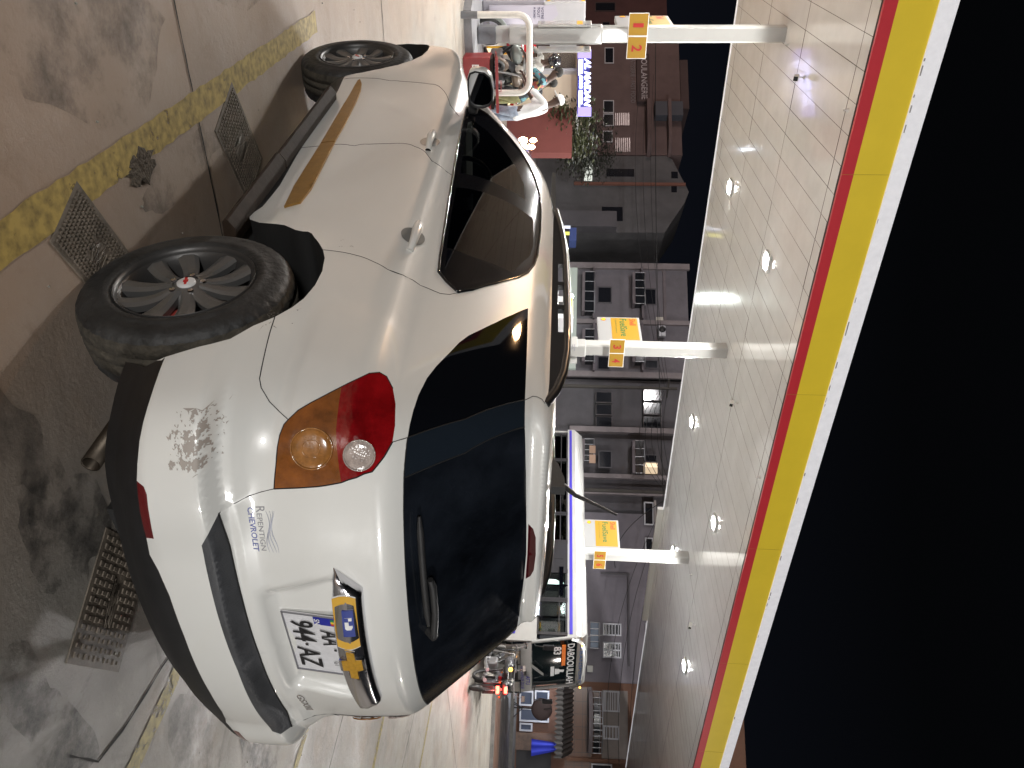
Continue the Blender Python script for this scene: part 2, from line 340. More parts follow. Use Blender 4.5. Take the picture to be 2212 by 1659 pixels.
# ------------------------------------------------------------------ the canopy
can = thing('canopy', 'flat white panelled forecourt canopy with a red, yellow and white edge', 'canopy', (9, 15.1, 5.3))
can.location = (0, 0, 0)
SOF = mat('soffit_panel', (.84, .88, .90), .13, coat=.4, noise=.06, nscale=2, rvar=.05, bump=.04, bscale=1.6)
X0, X1, Y0, Y1 = -14.0, 44.0, 10.76, 19.65
mb = MB(); mb.cur = 0; rr = random.Random(8)
ycuts = [Y0 + .07, 11.17, 13.87, 16.45, 19.10, Y1]; xi = X0
nx = int((X1 - X0) / .43)
for i in range(nx):
    xa, xb = X0 + i * .43 + .004, X0 + (i + 1) * .43 - .004
    for ya, yb in zip(ycuts[:-1], ycuts[1:]):
        dz = rr.uniform(-.0025, .0025); tl = rr.uniform(-.0018, .0018)
        mb.add([(xa, ya + .010, CANZ + dz), (xb, ya + .010, CANZ + dz + tl), (xb, yb - .010, CANZ - dz + tl), (xa, yb - .010, CANZ - dz)], [(0, 1, 2, 3)])
mb.build('soffit', SOF, can, recalc=False)
mb = MB(); mb.box(((X0 + X1) / 2, (Y0 + Y1) / 2, CANZ + .46), (X1 - X0, Y1 - Y0 - .02, .90)); mb.build('roof_deck', mat('deck_dark', (.05, .05, .05), .8), can)
def band(name, z0, z1, y, m, th=.05):
    mb = MB(); mb.box(((X0 + X1) / 2, y, (z0 + z1) / 2), (X1 - X0 + .2, th, z1 - z0)); return mb.build(name, m, can)
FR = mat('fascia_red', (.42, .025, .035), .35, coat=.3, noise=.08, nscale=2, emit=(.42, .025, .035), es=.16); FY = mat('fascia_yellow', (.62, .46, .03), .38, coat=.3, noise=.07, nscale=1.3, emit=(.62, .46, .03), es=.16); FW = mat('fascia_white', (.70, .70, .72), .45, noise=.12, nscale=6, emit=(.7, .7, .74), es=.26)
band('fascia_band', 5.800, 5.968, 10.70, FR); band('fascia_band', 5.970, 6.470, 10.70, FY, .048)
mb = MB(); mb.box(((X0 + X1) / 2, 10.690, 6.59), (X1 - X0 + .2, .08, .235)); rr = random.Random(5)
mb.build('fascia_band', FW, can)
mb = MB()
for k in range(70): x = X0 + rr.uniform(0, X1 - X0); mb.box((x, 10.649, 6.478 + rr.uniform(0, .01)), (rr.uniform(.02, .16), .002, rr.uniform(.006, .022)))
mb.build('fascia_grime', mat('grime', (.34, .33, .33), .9), can)
mb = MB()
for k in range(15): mb.box((X0 + 2.1 + k * 3.9, 10.675 + (.0), 6.13), (.004, .004, .66))
mb.build('fascia_joint', mat('joint_ochre', (.36, .27, .04), .8), can)  # seams in a duller yellow of their own
band('rear_fascia', 5.80, 6.65, Y1 + .03, FW)
mb = MB(); mb.box((26.8 - 4.3, 19.72, 5.72), (6.4, .14, .22)); mb.build('edge_trunking', mat('trunking_white', (.6, .6, .57), .4), can)
LED = emat('led_lens', (1.0, .98, .94), 120.0); HOUS = mat('lamp_housing', (.6, .6, .6), .35)
for x, y in DOWN:
    mb = MB(); mb.box((x, y, CANZ - .030), (.36, .36, .045), bev=.01); h = mb.build('downlight', HOUS, can)
    mb = MB(); mb.lathe([(.0, CANZ - .066), (.15, CANZ - .066), (.15, CANZ - .058)], (x, y, 0), n=28); mb.build('lamp_lens', LED, h)
def ceiling_camera(x, y, label, s=1.0, pend=.22):
    t = thing('security_camera', label, 'camera', (x, y, CANZ - .002), 0, 'small cameras hung under the canopy')
    mb = MB(); mb.cyl((0, 0, 0), (0, 0, -pend * .4), .010 * s, 8); mb.lathe([(.028 * s, 0), (.028 * s, -.012)], n=14); mb.build('bracket', HOUS, t)
    mb = MB(); R_ = Matrix.Rotation(.35, 3, 'X'); mb.box((0, -.02, -pend * .62), (.085 * s, .17 * s, .085 * s), R_, .012); mb.build('camera_body', mat('camera_white', (.6, .6, .58), .4), t)
    mb = MB(); mb.box(Vector((0, -.02, -pend * .62)) + R_ @ Vector((0, -.087 * s, 0)), (.07 * s, .006, .07 * s), R_); mb.build('camera_window', BLKGL, t)
ceiling_camera(2.99, 13.41, 'white box camera under the soffit left of the first column'); ceiling_camera(9.82, 13.42, 'white box camera under the soffit before the middle column')
p = on_z(1594, 1456, CANZ) if False else on_plane(1502, 1351, (0, 0, CANZ), (0, 0, 1)); ceiling_camera(p.x, p.y, 'white box camera under the soffit beyond the far column')
for (x, y, lb) in ((1832, 239, 'tiny sensor on the soffit near the red edge, top left'), (1703, 97, 'tiny grey sensor on the soffit beside the first column'), (1642, 1032, 'tiny sensor on the soffit above the tail lamp'), (1495, 1242, 'tiny sensor on the soffit beyond the far column')):
    p = on_plane(x, y, (0, 0, CANZ), (0, 0, 1)); t = thing('ceiling_sensor', lb, 'sensor', (p.x, p.y, CANZ - .002)); mb = MB(); mb.lathe([(.03, 0), (.03, -.02), (.012, -.03), (.012, -.07), (0, -.07)], n=12); mb.build('sensor_body', HOUS, t)
# ------------------------------------------------------------------ columns with their signs
COLW = mat('column_white', (.34, .34, .33), .32, coat=.5, noise=.05, nscale=4); GREYB = mat('grey_paint', (.16, .165, .18), .5, noise=.2, nscale=6)
YS = mat('sign_yellow', (.80, .46, .008), .4); WS = mat('sign_white', (.75, .75, .75), .5); RS = mat('sign_red', (.34, .012, .008), .5); GS = mat('sign_green', (.006, .085, .02), .5)
YSL = mat('lit_sign_yellow', (.24, .13, .003), .45, emit=(.80, .46, .01), es=.05); WSL = mat('lit_sign_white', (.19, .19, .19), .45, emit=(.8, .8, .78), es=.06)
def column(x, y, nums, label, k):
    t = thing('canopy_column', label, 'column', (x, y, .15), 0, 'white columns under the canopy')
    mb = MB(); w = .285 if k else .27
    mb.prism([(a * w / 2, b * w / 2) for a, b in ((-.82, -1), (.82, -1), (1, -.82), (1, .82), (.82, 1), (-.82, 1), (-1, .82), (-1, -.82))], (0, 0, .34), (1, 0, 0), (0, 1, 0), (0, 0, 1), CANZ - .15 - .34 - .002); mb.build('shaft', COLW, t)
    mb = MB(); mb.box((0, 0, .17), (w + .03, w + .03, .34), bev=.01); mb.build('column_base', GREYB, t)
    mb = MB(); mb.box((0, -.02, 1.45), (w + .035, w + .06, 1.75), bev=.03); mb.build('casing', COLW, t)
    zb = 2.935 - .15 + (0, .09, .09)[k]; hs = .36
    for i, ch in enumerate(nums):
        xx = -.195 + i * .39; mb = MB(); mb.box((xx, -w / 2 - .085, zb + hs / 2), (.386, .012, hs)); cd = mb.build('number_card', WS, t)
        mb = MB(); mb.box((xx, -w / 2 - .0925, zb + hs / 2), (.362, .004, hs - .024)); mb.build('card_face', YSL, cd)
        mb = MB(); wd = .07 if ch == '1' else .115; text_on(mb, ch, (xx - wd / 2 + .01, -w / 2 - .095, zb + .085), (1, 0, 0), (0, 0, 1), (0, -1, 0), w=wd, h=.19, bold=.02); mb.build('number', RS, cd)
    mb = MB(); mb.box((0, -w / 2 - .04, zb + hs / 2), (.5, .08, .08)); mb.build('card_bracket', HOUS, t)
    # panel standing out from the column, readable from the left
    ya, yb = w / 2 + .02, w / 2 + 1.16; z0 = 2.76 - .15 + (0, .02, .0)[k]; z1 = z0 + 1.06; px = -.05
    mb = MB(); mb.box((px, (ya + yb) / 2, (z0 + z1) / 2), (.12, yb - ya, z1 - z0), bev=.012); pn = mb.build('sign_panel', WSL, t)
    for s in (-1, 1):
        fx = px + s * .0615; mb = MB(); mb.box((fx, (ya + yb) / 2, z0 + .325 + .345), (.003, yb - ya - .09, .66)); mb.build('panel_yellow', YSL, pn)
        L = yb - .09 if s < 0 else ya + .09; ux = (0, -1, 0) if s < 0 else (0, 1, 0); un = (s, 0, 0)
        mb = MB(); text_on(mb, 'Shell', (fx, L, z0 + .80), ux, (0, 0, 1), un, w=.31, h=.155, bold=.012); mb.build('panel_lettering', RS, pn)
        mb = MB(); text_on(mb, 'FuelSave', (fx, L, z0 + .555), ux, (0, 0, 1), un, w=.84, h=.175, bold=.014); text_on(mb, 'Carburants \u00c9conomiques', (fx, L, z0 + .435), ux, (0, 0, 1), un, w=.70, h=.055); mb.build('panel_lettering', GS, pn)
        Lc = Vector((fx, L + (-.035 if s < 0 else .035), z0 + .15)); mb = MB()
        fan = [(.062 * math.cos(a) * (1 + .0 * i), .058 * math.sin(a) + .01) for i, a in enumerate(np.linspace(-.25, math.pi + .25, 15))] + [(-.028, -.055), (.028, -.055)]
        mb.prism(fan, Lc, ux, (0, 0, 1), un, .004); mb.build('shell_emblem', RS, pn)
        mb = MB(); mb.prism([(a * .84, b * .84) for a, b in fan], Lc + Vector(un) * .004, ux, (0, 0, 1), un, .003); mb.build('shell_emblem_inner', mat('emblem_yellow', (.75, .38, .01), .4), pn)
    # notice frames on both flanks
    for s in (-1, 1):
        mb = MB(); fx = s * (w / 2 + .055 + (.06 if s > 0 else 0)); yc = -.08
        mb.box((fx, yc, 1.62), (.035, .46, 1.0), bev=.015); nf = mb.build('notice_frame', COLW, t)
        mb = MB(); mb.box((fx + s * .019, yc, 1.50), (.004, .38, .64)); mb.build('notice_glass', mat('notice_print', (.40, .38, .36), .2, coat=1, noise=.5, nscale=9), nf)
        mb = MB(); mb.box((fx + s * .020, yc, 1.90), (.004, .34, .10)); mb.build('notice_label', mat('orange_label', (.75, .32, .03), .5), nf)
        mb = MB(); text_on(mb, 'Pour votre', (fx + s * .019, yc - s * -.15 if s < 0 else yc - .15, 2.03), (0, -1, 0) if s < 0 else (0, 1, 0), (0, 0, 1), (s, 0, 0), w=.28, h=.03); text_on(mb, 's\u00e9curit\u00e9', (fx + s * .019, yc - s * -.15 if s < 0 else yc - .15, 1.985), (0, -1, 0) if s < 0 else (0, 1, 0), (0, 0, 1), (s, 0, 0), w=.2, h=.03); mb.build('notice_lettering', mat('ink', (.03, .03, .08), .6), nf)
        mb = MB(); mb.box((s * (w / 2 + .02), -.08, 1.6), (.08, .06, .5)); mb.build('frame_bracket', HOUS, t)
    return t
column(2.61, 15.13, '12', 'white canopy column carrying yellow number cards 1 and 2', 0); column(9.55, 15.14, '34', 'white canopy column carrying yellow number cards 3 and 4', 1); column(16.82, 15.17, '56', 'white canopy column carrying yellow number cards 5 and 6', 2)
# ------------------------------------------------------------------ pump islands
ISL = mat('island_kerb', (.22, .22, .235), .55, noise=.25, nscale=5)
def island(x):
    mb = MB(); mb.prism([(-.62, 0), (-.50, -.28), (.50, -.28), (.62, 0), (.62, 4.6), (-.62, 4.6)], (x, 14.42, -.01), (1, 0, 0), (0, 1, 0), (0, 0, 1), .15); mb.build('x', ISL)
    o = sc.collection.objects[-1]; o.name = 'pump_island'; return struct(o)
for x in (2.55, 9.55, 16.8): island(x)
PUMPW = mat('pump_white', (.42, .42, .44), .35, coat=.4, noise=.06, nscale=5); PUMPG = mat('pump_grey', (.30, .29, .33), .4, coat=.3)
def pump(x, y, label):
    t = thing('fuel_pump', label, 'fuel pump', (x, y, .14), 0, 'fuel pumps on the islands')
    mb = MB(); mb.box((0, .2, .62), (.52, .92, 1.24), bev=.03); mb.build('cabinet', PUMPG, t)
    mb = MB(); mb.box((0, .28, 1.62), (.46, 1.15, .82), bev=.03); mb.build('head', PUMPW, t)
    for s in (-1, 1):
        mb = MB(); mb.box((s * .262, .2, .62), (.014, .80, .90), bev=.003); pl_ = mb.build('poster', mat('pump_poster', (.55, .36, .20), .35, coat=.6, noise=.6, nscale=5), t)
        mb = MB(); mb.box((s * .234, .3, 1.72), (.012, .42, .26)); mb.build('display', mat('pump_display', (.05, .05, .05), .2, coat=1), t)
        mb = MB(); mb.box((s * .234, .28, 1.98), (.014, 1.0, .06)); mb.box((s * .234, .28, 1.30), (.014, 1.0, .05)); mb.build('colour_stripe', YS, t)
        for j in (-.12, .16, .5):
            mb = MB(); mb.tube([(s * .25, j, 1.28), (s * .36, j, 1.12), (s * .38, j, .62), (s * .33, j + .07, .38), (s * .27, j + .12, .62), (s * .26, j + .13, 1.05)], .014, 8); mb.build('hose', BLKPL, t)
            mb = MB(); mb.box((s * .27, j, 1.27), (.05, .05, .20), Matrix.Rotation(.4, 3, 'X'), .01); mb.build('nozzle', mat('nozzle_green', (.02, .18, .05), .5) if j > 0 else RS, t)
    mb = MB(); mb.prism([(0, 0), (.34, 0), (.34, 1.16), (.17, 1.36), (0, 1.30)], (-.17, -.30, .14), (1, 0, 0), (0, 0, 1), (0, 1, 0), .03)
    fp = mb.build('front_panel', mat('panel_lilac', (.42, .40, .47), .35, coat=.4), t)
    mb = MB(); f = (-.15, -.30, 1.20)
    for i, w_ in enumerate(('VOTRE', 'TOUT', '\u00c0 BORD')): text_on(mb, w_, (-.14, -.30, 1.16 - i * .075), (1, 0, 0), (0, 0, 1), (0, -1, 0), h=.05, bold=.015)
    mb.build('panel_words', mat('ink', (.03, .03, .08), .6), fp)
    return t
for x, lb in ((2.42, 'grey and white fuel pump behind the column numbered 1 and 2'), (9.5, 'grey and white fuel pump behind the column numbered 3 and 4'), (16.75, 'grey and white fuel pump behind the column numbered 5 and 6')): pump(x, 16.35, lb)
# white hoop guarding the end of the island
t = thing('guard_hoop', 'white tubular guard hoop with grey feet at the island end', 'crash barrier', (2.08, 13.82, 0))
mb = MB(); W_, Hh, r_ = 1.27, 1.17, .056; pts = [(0, 0, .28), (0, 0, Hh - .2)] + [(.2 - .2 * math.cos(a), 0, Hh - .2 + .2 * math.sin(a)) for a in np.linspace(.2, math.pi / 2, 6)] + [(W_ - .2 + .2 * math.sin(a), 0, Hh - .2 + .2 * math.cos(a)) for a in np.linspace(0, 1.4, 6)] + [(W_, 0, Hh - .2), (W_, 0, .28)]
mb.tube(pts, r_, 16); mb.build('tube', mat('hoop_white', (.66, .64, .60), .3, coat=.5, noise=.08, nscale=14), t)
for x in (0, W_): mb = MB(); mb.cyl((x, 0, 0), (x, 0, .285), r_ + .004, 16); mb.build('foot', GREYB, t)
# red sand box with its lid ajar
t = thing('sand_box', 'red metal sand box with its lid ajar, lettered in white', 'sand box', (2.74, 13.72, .0))
REDP = mat('sand_box_red', (.27, .028, .030), .45, noise=.15, nscale=7, rvar=.1)
mb = MB(); mb.box((.45, .22, .245), (.90, .44, .47), bev=.008); mb.build('box', REDP, t)
mb = MB(); mb.box((.45, .22, .50), (.86, .40, .06)); mb.build('sand_opening', mat('dark_inside', (.02, .012, .01), .9), t)
mb = MB(); mb.box((.46, .235, .575), (.96, .50, .02), Matrix.Rotation(-.13, 3, 'X')); mb.box((.46, -.012, .60), (.96, .012, .05), bev=.003); lid = mb.build('lid', REDP, t)
mb = MB(); mb.tube([(.38, -.02, .63), (.38, -.02, .67), (.56, -.02, .67), (.56, -.02, .63)], .007, 6); mb.build('handle', REDP, lid)
mb = MB(); text_on(mb, 'BAC A SABLE', (.115, -.001, .165), (1, 0, 0), (0, 0, 1), (0, -1, 0), w=.70, h=.125, bold=.02); mb.build('lettering', WS, t)

# ------------------------------------------------------------------ the parked white SUV
def pchip(xs,ys):
    xs=np.array(xs,float);ys=np.array(ys,float);h=np.diff(xs);d=np.diff(ys)/h
    m=np.zeros(len(xs));m[0]=d[0];m[-1]=d[-1]
    for i in range(1,len(xs)-1):
        if d[i-1]*d[i]>0:
            w1=2*h[i]+h[i-1];w2=h[i]+2*h[i-1];m[i]=(w1+w2)/(w1/d[i-1]+w2/d[i])
    def f(x):
        x=np.clip(np.asarray(x,float),xs[0],xs[-1]);i=np.clip(np.searchsorted(xs,x)-1,0,len(xs)-2)
        t=(x-xs[i])/h[i];t2=t*t;t3=t2*t
        return ys[i]*(2*t3-3*t2+1)+ys[i+1]*(-2*t3+3*t2)+h[i]*(m[i]*(t3-2*t2+t)+m[i+1]*(t3-t2))
    return f
ZR=pchip([.24,.33,.36,.40,.45,.50,.60,.635,.675,.695,.730,.76,.90,1.02,1.085,1.11,1.15,1.20,1.50,1.52,1.53,1.56,1.58,1.60,1.615],
 [-.70,-.775,-.80,-.835,-.858,-.866,-.869,-.866,-.803,-.801,-.787,-.785,-.79,-.785,-.782,-.775,-.745,-.695,-.375,-.352,-.350,-.355,-.33,-.20,.3])
ZF=pchip([.24,.4,.6,.75,.85,.9,.95,.99,1.02,1.10,1.3,1.5,1.56,1.60,1.615],[3.3,3.42,3.45,3.44,3.42,3.38,3.25,3.08,2.9,2.75,2.36,1.95,1.75,1.35,1.0])
ZW=pchip([.24,.35,.45,.60,.80,.95,1.02,1.045,1.075,1.10,1.14,1.50,1.53,1.56,1.60,1.615],[.80,.85,.87,.888,.888,.884,.878,.870,.852,.842,.832,.668,.645,.615,.55,.46])
ZK=pchip([.24,.6,.9,1.15,1.5,1.615],[.25,.27,.29,.31,.25,.2])
# corner start (fraction of W) and length of the corner along the side
ZC=pchip([.24,.6,.9,1.15,1.5,1.615],[.26,.22,.23,.19,.12,.12])   # Y extent of corner
ZD=pchip([.24,.6,.9,1.15,1.5,1.615],[.30,.30,.44,.40,.26,.20])   # X extent of corner
U1,U2,U3,U4,U5=.62,1.05,4.0,4.5,5.1
def bump(x,a,b):  # smooth 0..1 from a to b
    t=np.clip((x-a)/(b-a),0,1);return t*t*(3-2*t)
def S(u,z):
    u=np.asarray(u,float);z=np.asarray(z,float);u,z=np.broadcast_arrays(u,z)
    s=np.sign(u);s=np.where(s==0,1,s);a=np.abs(u)
    r=ZR(z);f=ZF(z);W=ZW(z);k=ZK(z);cy=ZC(z);cx=ZD(z)
    y1=W-cy;x1=r+k*y1**2;xc=r+k*y1**2+2*k*y1*cy
    x2=xc+cx;kf=.22;y3=W-.30;xf=f-kf*y3**2;xfc=xf-2*kf*y3*.30;x3=xfc-.32
    # rear bow
    t=np.clip(a/U1,0,1);Xa=r+k*(t*y1)**2;Ya=t*y1
    t=np.clip((a-U1)/(U2-U1),0,1)
    Xb=(1-t)**2*x1+2*t*(1-t)*xc+t*t*x2;Yb=(1-t)**2*y1+2*t*(1-t)*W+t*t*W
    t=np.clip((a-U2)/(U3-U2),0,1);Xc=x2+(x3-x2)*t;Yc=W+0*t
    t=np.clip((a-U3)/(U4-U3),0,1)
    Xd=(1-t)**2*x3+2*t*(1-t)*xfc+t*t*xf;Yd=(1-t)**2*W+2*t*(1-t)*W+t*t*y3
    t=np.clip((a-U4)/(U5-U4),0,1);Ye=y3*(1-t);Xe=f-kf*Ye**2
    X=np.where(a<U1,Xa,np.where(a<U2,Xb,np.where(a<U3,Xc,np.where(a<U4,Xd,Xe))))
    Y=np.where(a<U1,Ya,np.where(a<U2,Yb,np.where(a<U3,Yc,np.where(a<U4,Yd,Ye))))
    # barrel of the flanks, narrower towards the nose
    side=bump(a,U1,U2)*(1-bump(a,U4,U5))
    Y=Y-side*.010*np.clip((X-1.3)/1.3,-1.2,1.6)**2
    Y=Y-side*.05*bump(X,1.2,2.6)*bump(z,1.0,1.1)
    # wheel arch flares
    for cxw in (0.,2.707):
        d=np.sqrt((X-cxw)**2+(z-.33)**2)
        Y=Y+side*.020*np.exp(-((d-.40)/.13)**2)*bump(z,.2,.3)*(1-bump(z,.95,1.05))
        Y=Y+side*.012*np.exp(-(d/.62)**4)*(1-bump(z,.95,1.05))
    # rear haunch crease and door scallop
    Y=Y-side*.012*np.exp(-((z-.72)/.17)**2)*bump(X,.45,.9)*(1-bump(X,2.0,2.4))
    # bumper corner: crease at the lip, sloping in up to the lamp
    q=bump(z,.36,.50)*(1-bump(z,.615,.81))*bump(a,.42,.62)*(1-bump(a,1.02,1.3))
    Y=Y+.058*q*bump(a,.5,.9);X=X-.03*q
    q=bump(z,.80,.86)*(1-bump(z,1.02,1.12))*bump(a,.6,.75)*(1-bump(a,.9,1.15));Y=Y+.014*q
    # number plate recess in the hatch
    ay=np.abs(Y);rc=bump(z,.715,.75)*(1-bump(z,.955,.975))*(1-bump(ay,.235+.10*(.95-z)*0+.06*bump(z,.74,.95),.30+.06*bump(z,.74,.95)))
    X=X+.035*rc*(a<U1)
    return X,s*Y,z*1.0


WPAINT = mat('white_paint', (0.66, 0.66, 0.635), 0.30, coat=1.0, noise=0.015, nscale=1.5)
WPAINT.node_tree.nodes['Principled BSDF'].inputs['Coat Roughness'].default_value = 0.03
_n = WPAINT.node_tree.nodes; _l = WPAINT.node_tree.links; _g = _n.new('ShaderNodeNewGeometry'); _d = _n.new('ShaderNodeBsdfDiffuse'); _d.inputs[0].default_value = (.02, .019, .018, 1); _m = _n.new('ShaderNodeMixShader')
_o = [x for x in _n if x.type == 'OUTPUT_MATERIAL'][0]; _l.new(_g.outputs['Backfacing'], _m.inputs[0]); _l.new(_n['Principled BSDF'].outputs[0], _m.inputs[1]); _l.new(_d.outputs[0], _m.inputs[2]); _l.new(_m.outputs[0], _o.inputs['Surface'])   # dark lining inside the shell
BLKPL = mat('black_plastic', (0.018, 0.018, 0.019), 0.55, noise=0.3, nscale=20, bump=0.15, bscale=300)
BLKGL = mat('gloss_black', (0.006, 0.007, 0.009), 0.12, coat=0.5)
TINT = mat('tinted_glass', (0.0030, 0.0036, 0.0052), 0.03, spec=.12); DUSTG = mat('dusty_rear_glass', (.0075, .0095, .0135), .16, spec=.5, noise=.75, nscale=3.2, rvar=.08); TRIMB = mat('bluish_trim', (.010, .0145, .021), .14, spec=.5)
CLEARG = glass_mat('window_glass', (0.55, 0.58, 0.56))
TINTG = glass_mat('dark_window_glass', (0.035, 0.04, 0.042))
CHROME = mat('chrome', (0.75, 0.75, 0.78), 0.06, metal=1.0)
REDL = mat('red_lens', (0.22, 0.004, 0.006), 0.10, coat=1.0, noise=.55, nscale=7)
AMBL = mat('amber_lens', (0.20, 0.062, 0.010), 0.12, coat=1.0, noise=0.5, nscale=14)
def lens_facets(m, sc_):
    n = m.node_tree.nodes; l = m.node_tree.links; p = n['Principled BSDF']
    t = n.new('ShaderNodeTexCoord'); v = n.new('ShaderNodeTexVoronoi'); v.inputs['Scale'].default_value = sc_
    b = n.new('ShaderNodeBump'); b.inputs['Strength'].default_value = 0.25; b.inputs['Distance'].default_value = 0.004
    l.new(t.outputs['Object'], v.inputs['Vector']); l.new(v.outputs['Distance'], b.inputs['Height']); l.new(b.outputs[0], p.inputs['Normal'])
lens_facets(REDL, 55); lens_facets(AMBL, 40)
_c = None; CARM = Matrix(((-0.06265,-0.99741,0.03541,1.99691),(0.99791,-0.06205,0.01777,2.18014),(-0.01552,0.03644,0.99922,0.16109),(0,0,0,1)))
car = thing('parked_suv', 'large white SUV with black roof rails filling the foreground', 'car', M=CARM)
SIDE_LINES = dict(
 LAMP=[(.598,.799),(.661,.808),(.709,.811),(.740,.815),(.766,.824),(.776,.835),(.797,.860),(.816,.890),(.838,.930),(.858,.968),(.879,1.007),(.901,1.037),(.920,1.062),(.923,1.082),(.899,1.105),(.857,1.120),(.795,1.127),(.749,1.125),(.712,1.107),(.663,1.076),(.632,1.033),(.620,.990),(.612,.899)],
 QUARTER=[(1.567,1.488),(1.40,1.435),(1.245,1.378),(1.14,1.333),(1.065,1.295),(.994,1.246),(.954,1.215),(.919,1.194),(.872,1.178),(.828,1.170),(.785,1.165),(.749,1.163),(.755,1.315),(.820,1.494),(1.103,1.492)],
 APPL=[(.749,1.163),(.755,1.315),(.820,1.494),(.666,1.497),(.613,1.319),(.625,1.158)],
 RGLASS=[(.666,1.497),(.613,1.319),(.625,1.158),(.527,1.156),(.376,1.156),(.193,1.157),(0,1.158),(0,1.522),(.169,1.518),(.45,1.508)],
 BRAKE=[(0,1.526),(.186,1.524),(.165,1.542),(.118,1.553),(0,1.557)],
 PAD=[(0,.672),(.257,.669),(.442,.665),(.561,.660),(.496,.616),(.434,.613),(.27,.617),(0,.625)],
 REFL=[(.528,.487),(.530,.463),(.610,.467),(.685,.471),(.670,.492),(.651,.498),(.590,.494)],
 ARCHR=[(1.85,.20),(1.85,.374),(1.805,.400),(1.768,.456),(1.728,.567),(1.674,.645),(1.615,.682),(1.55,.712),(1.455,.753),(1.39,.773),(1.297,.787),(1.211,.786),(1.141,.772),(1.098,.752),(1.060,.723),(1.040,.684),(1.033,.608),(1.012,.545),(.998,.490),(.985,.40),(.98,.20)],
 ARCHF=[(3.46,.20),(3.46,.355),(3.452,.452),(3.475,.557),(3.545,.645),(3.64,.713),(3.75,.755),(3.88,.770),(4.0,.765),(4.08,.73),(4.14,.66),(4.17,.56),(4.18,.46),(4.18,.20)],
 DLO=[(1.404,1.237),(1.469,1.285),(1.634,1.362),(1.75,1.405),(1.866,1.445),(2.022,1.480),(2.213,1.503),(2.406,1.515),(2.897,1.524),(3.284,1.523),(3.55,1.513),(3.74,1.49),(3.87,1.45),(3.945,1.40),(3.975,1.34),(3.98,1.27),(3.95,1.2),(3.85,1.13),(3.682,1.085),(3.075,1.103),(2.53,1.121),(2.082,1.136),(1.688,1.150),(1.542,1.158),(1.472,1.192)],
 FGLASS=[(2.638,1.150),(3.08,1.445),(3.351,1.435),(3.50,1.385),(3.59,1.31),(3.61,1.22),(3.56,1.142),(3.45,1.118)],
 RDGLASS=[(2.439,1.147),(2.93,1.489),(2.494,1.497),(2.269,1.482),(1.868,1.420),(1.792,1.265),(1.781,1.166),(2.096,1.154)],
 RDFIX=[(1.774,1.257),(1.785,1.385),(1.560,1.303),(1.456,1.241),(1.518,1.203),(1.584,1.176),(1.765,1.170)],
 WSHIELD=[(4.12,1.14),(4.10,1.30),(4.06,1.45),(4.10,1.50),(5.1,1.50),(5.1,1.14)],
 HEAD=[(4.22,.74),(4.18,.86),(4.30,.92),(4.62,.86),(4.66,.76)],
 CUT=[(0,.315),(.30,.310),(.50,.315),(.70,.306),(.85,.314),(.95,.31),(.983,.305),(.98,.20),(0,.20)],
)
OPEN_LINES = dict(
 SPLIT=[(.858,.968),(.751,.972),(.620,.990)],
 SEAMB=[(.776,.835),(.801,.805),(.826,.774),(.861,.747),(.885,.738),(.933,.734),(1.011,.727),(1.060,.723)],
 HSIDE=[(.561,.660),(.598,.799)],
 HUP=[(.749,1.125),(.749,1.163)],
 SPOIL=[(.820,1.494),(.845,1.519),(.887,1.55),(.888,1.561),(.85,1.575),(.7,1.59),(0,1.592)],
 LOWB=[(0,.494),(.159,.494),(.323,.486),(.412,.470),(.467,.455),(.530,.463),(.610,.467),(.685,.471),(.724,.476),(.778,.481),(.822,.486),(.861,.490),(.917,.491),(.966,.490),(.998,.490)],
 LOWS=[(1.85,.374),(1.93,.402),(2.12,.410),(2.42,.389),(2.75,.374),(3.12,.362),(3.46,.355)],
 LOWF=[(4.18,.46),(4.3,.42),(5.1,.42)],
 DR=[(1.455,.753),(1.405,.865),(1.384,.933),(1.370,.995),(1.396,1.048),(1.418,1.083),(1.395,1.136),(1.368,1.180),(1.372,1.211),(1.404,1.237)],
 DRB=[(1.728,.567),(1.768,.456),(1.805,.400),(1.85,.374)],
 DB=[(2.50,.385),(2.50,.6),(2.45,.8),(2.44,.92),(2.49,1.0),(2.54,1.06),(2.55,1.12)],
 DF=[(3.40,.361),(3.36,.52),(3.33,.7),(3.31,.86),(3.36,.98),(3.42,1.093)],
)
def inside(poly, x, y):
    """even-odd test, vectorised over x, y"""
    c = np.zeros(x.shape, bool); n = len(poly)
    for i in range(n):
        x1, y1 = poly[i]; x2, y2 = poly[(i + 1) % n]
        if y1 == y2: continue
        k = ((y1 > y) != (y2 > y)) & (x < (x2 - x1) * (y - y1) / (y2 - y1) + x1); c ^= k
    return c
def seg_dist(P, a, b):
    a = np.array(a); b = np.array(b); d = b - a; t = np.clip(((P - a) @ d) / max(d @ d, 1e-12), 0, 1)
    return np.linalg.norm(P - (a + t[:, None] * d), axis=1)
def densify(L, closed, step):
    out = []; n = len(L)
    for i in range(n if closed else n - 1):
        a, b = np.array(L[i]), np.array(L[(i + 1) % n]); k = max(1, int(np.linalg.norm(b - a) / step))
        for j in range(k): out.append(tuple(a + (b - a) * j / k))
    if not closed: out.append(tuple(L[-1]))
    return out
def surf_p(u, z, off=0.0):
    P = np.stack(S(u, z), -1); e = 1e-4
    du = np.stack(S(u + e, z), -1) - np.stack(S(u - e, z), -1); dz = np.stack(S(u, z + e), -1) - np.stack(S(u, z - e), -1)
    N = np.cross(dz, du); N /= np.maximum(np.linalg.norm(N, axis=-1, keepdims=True), 1e-12)
    return P + N * off, N
def sp(u, z, off=0.0):
    P, N = surf_p(np.array([float(u)]), np.array([float(z)]), off); return Vector(P[0]), Vector(N[0])
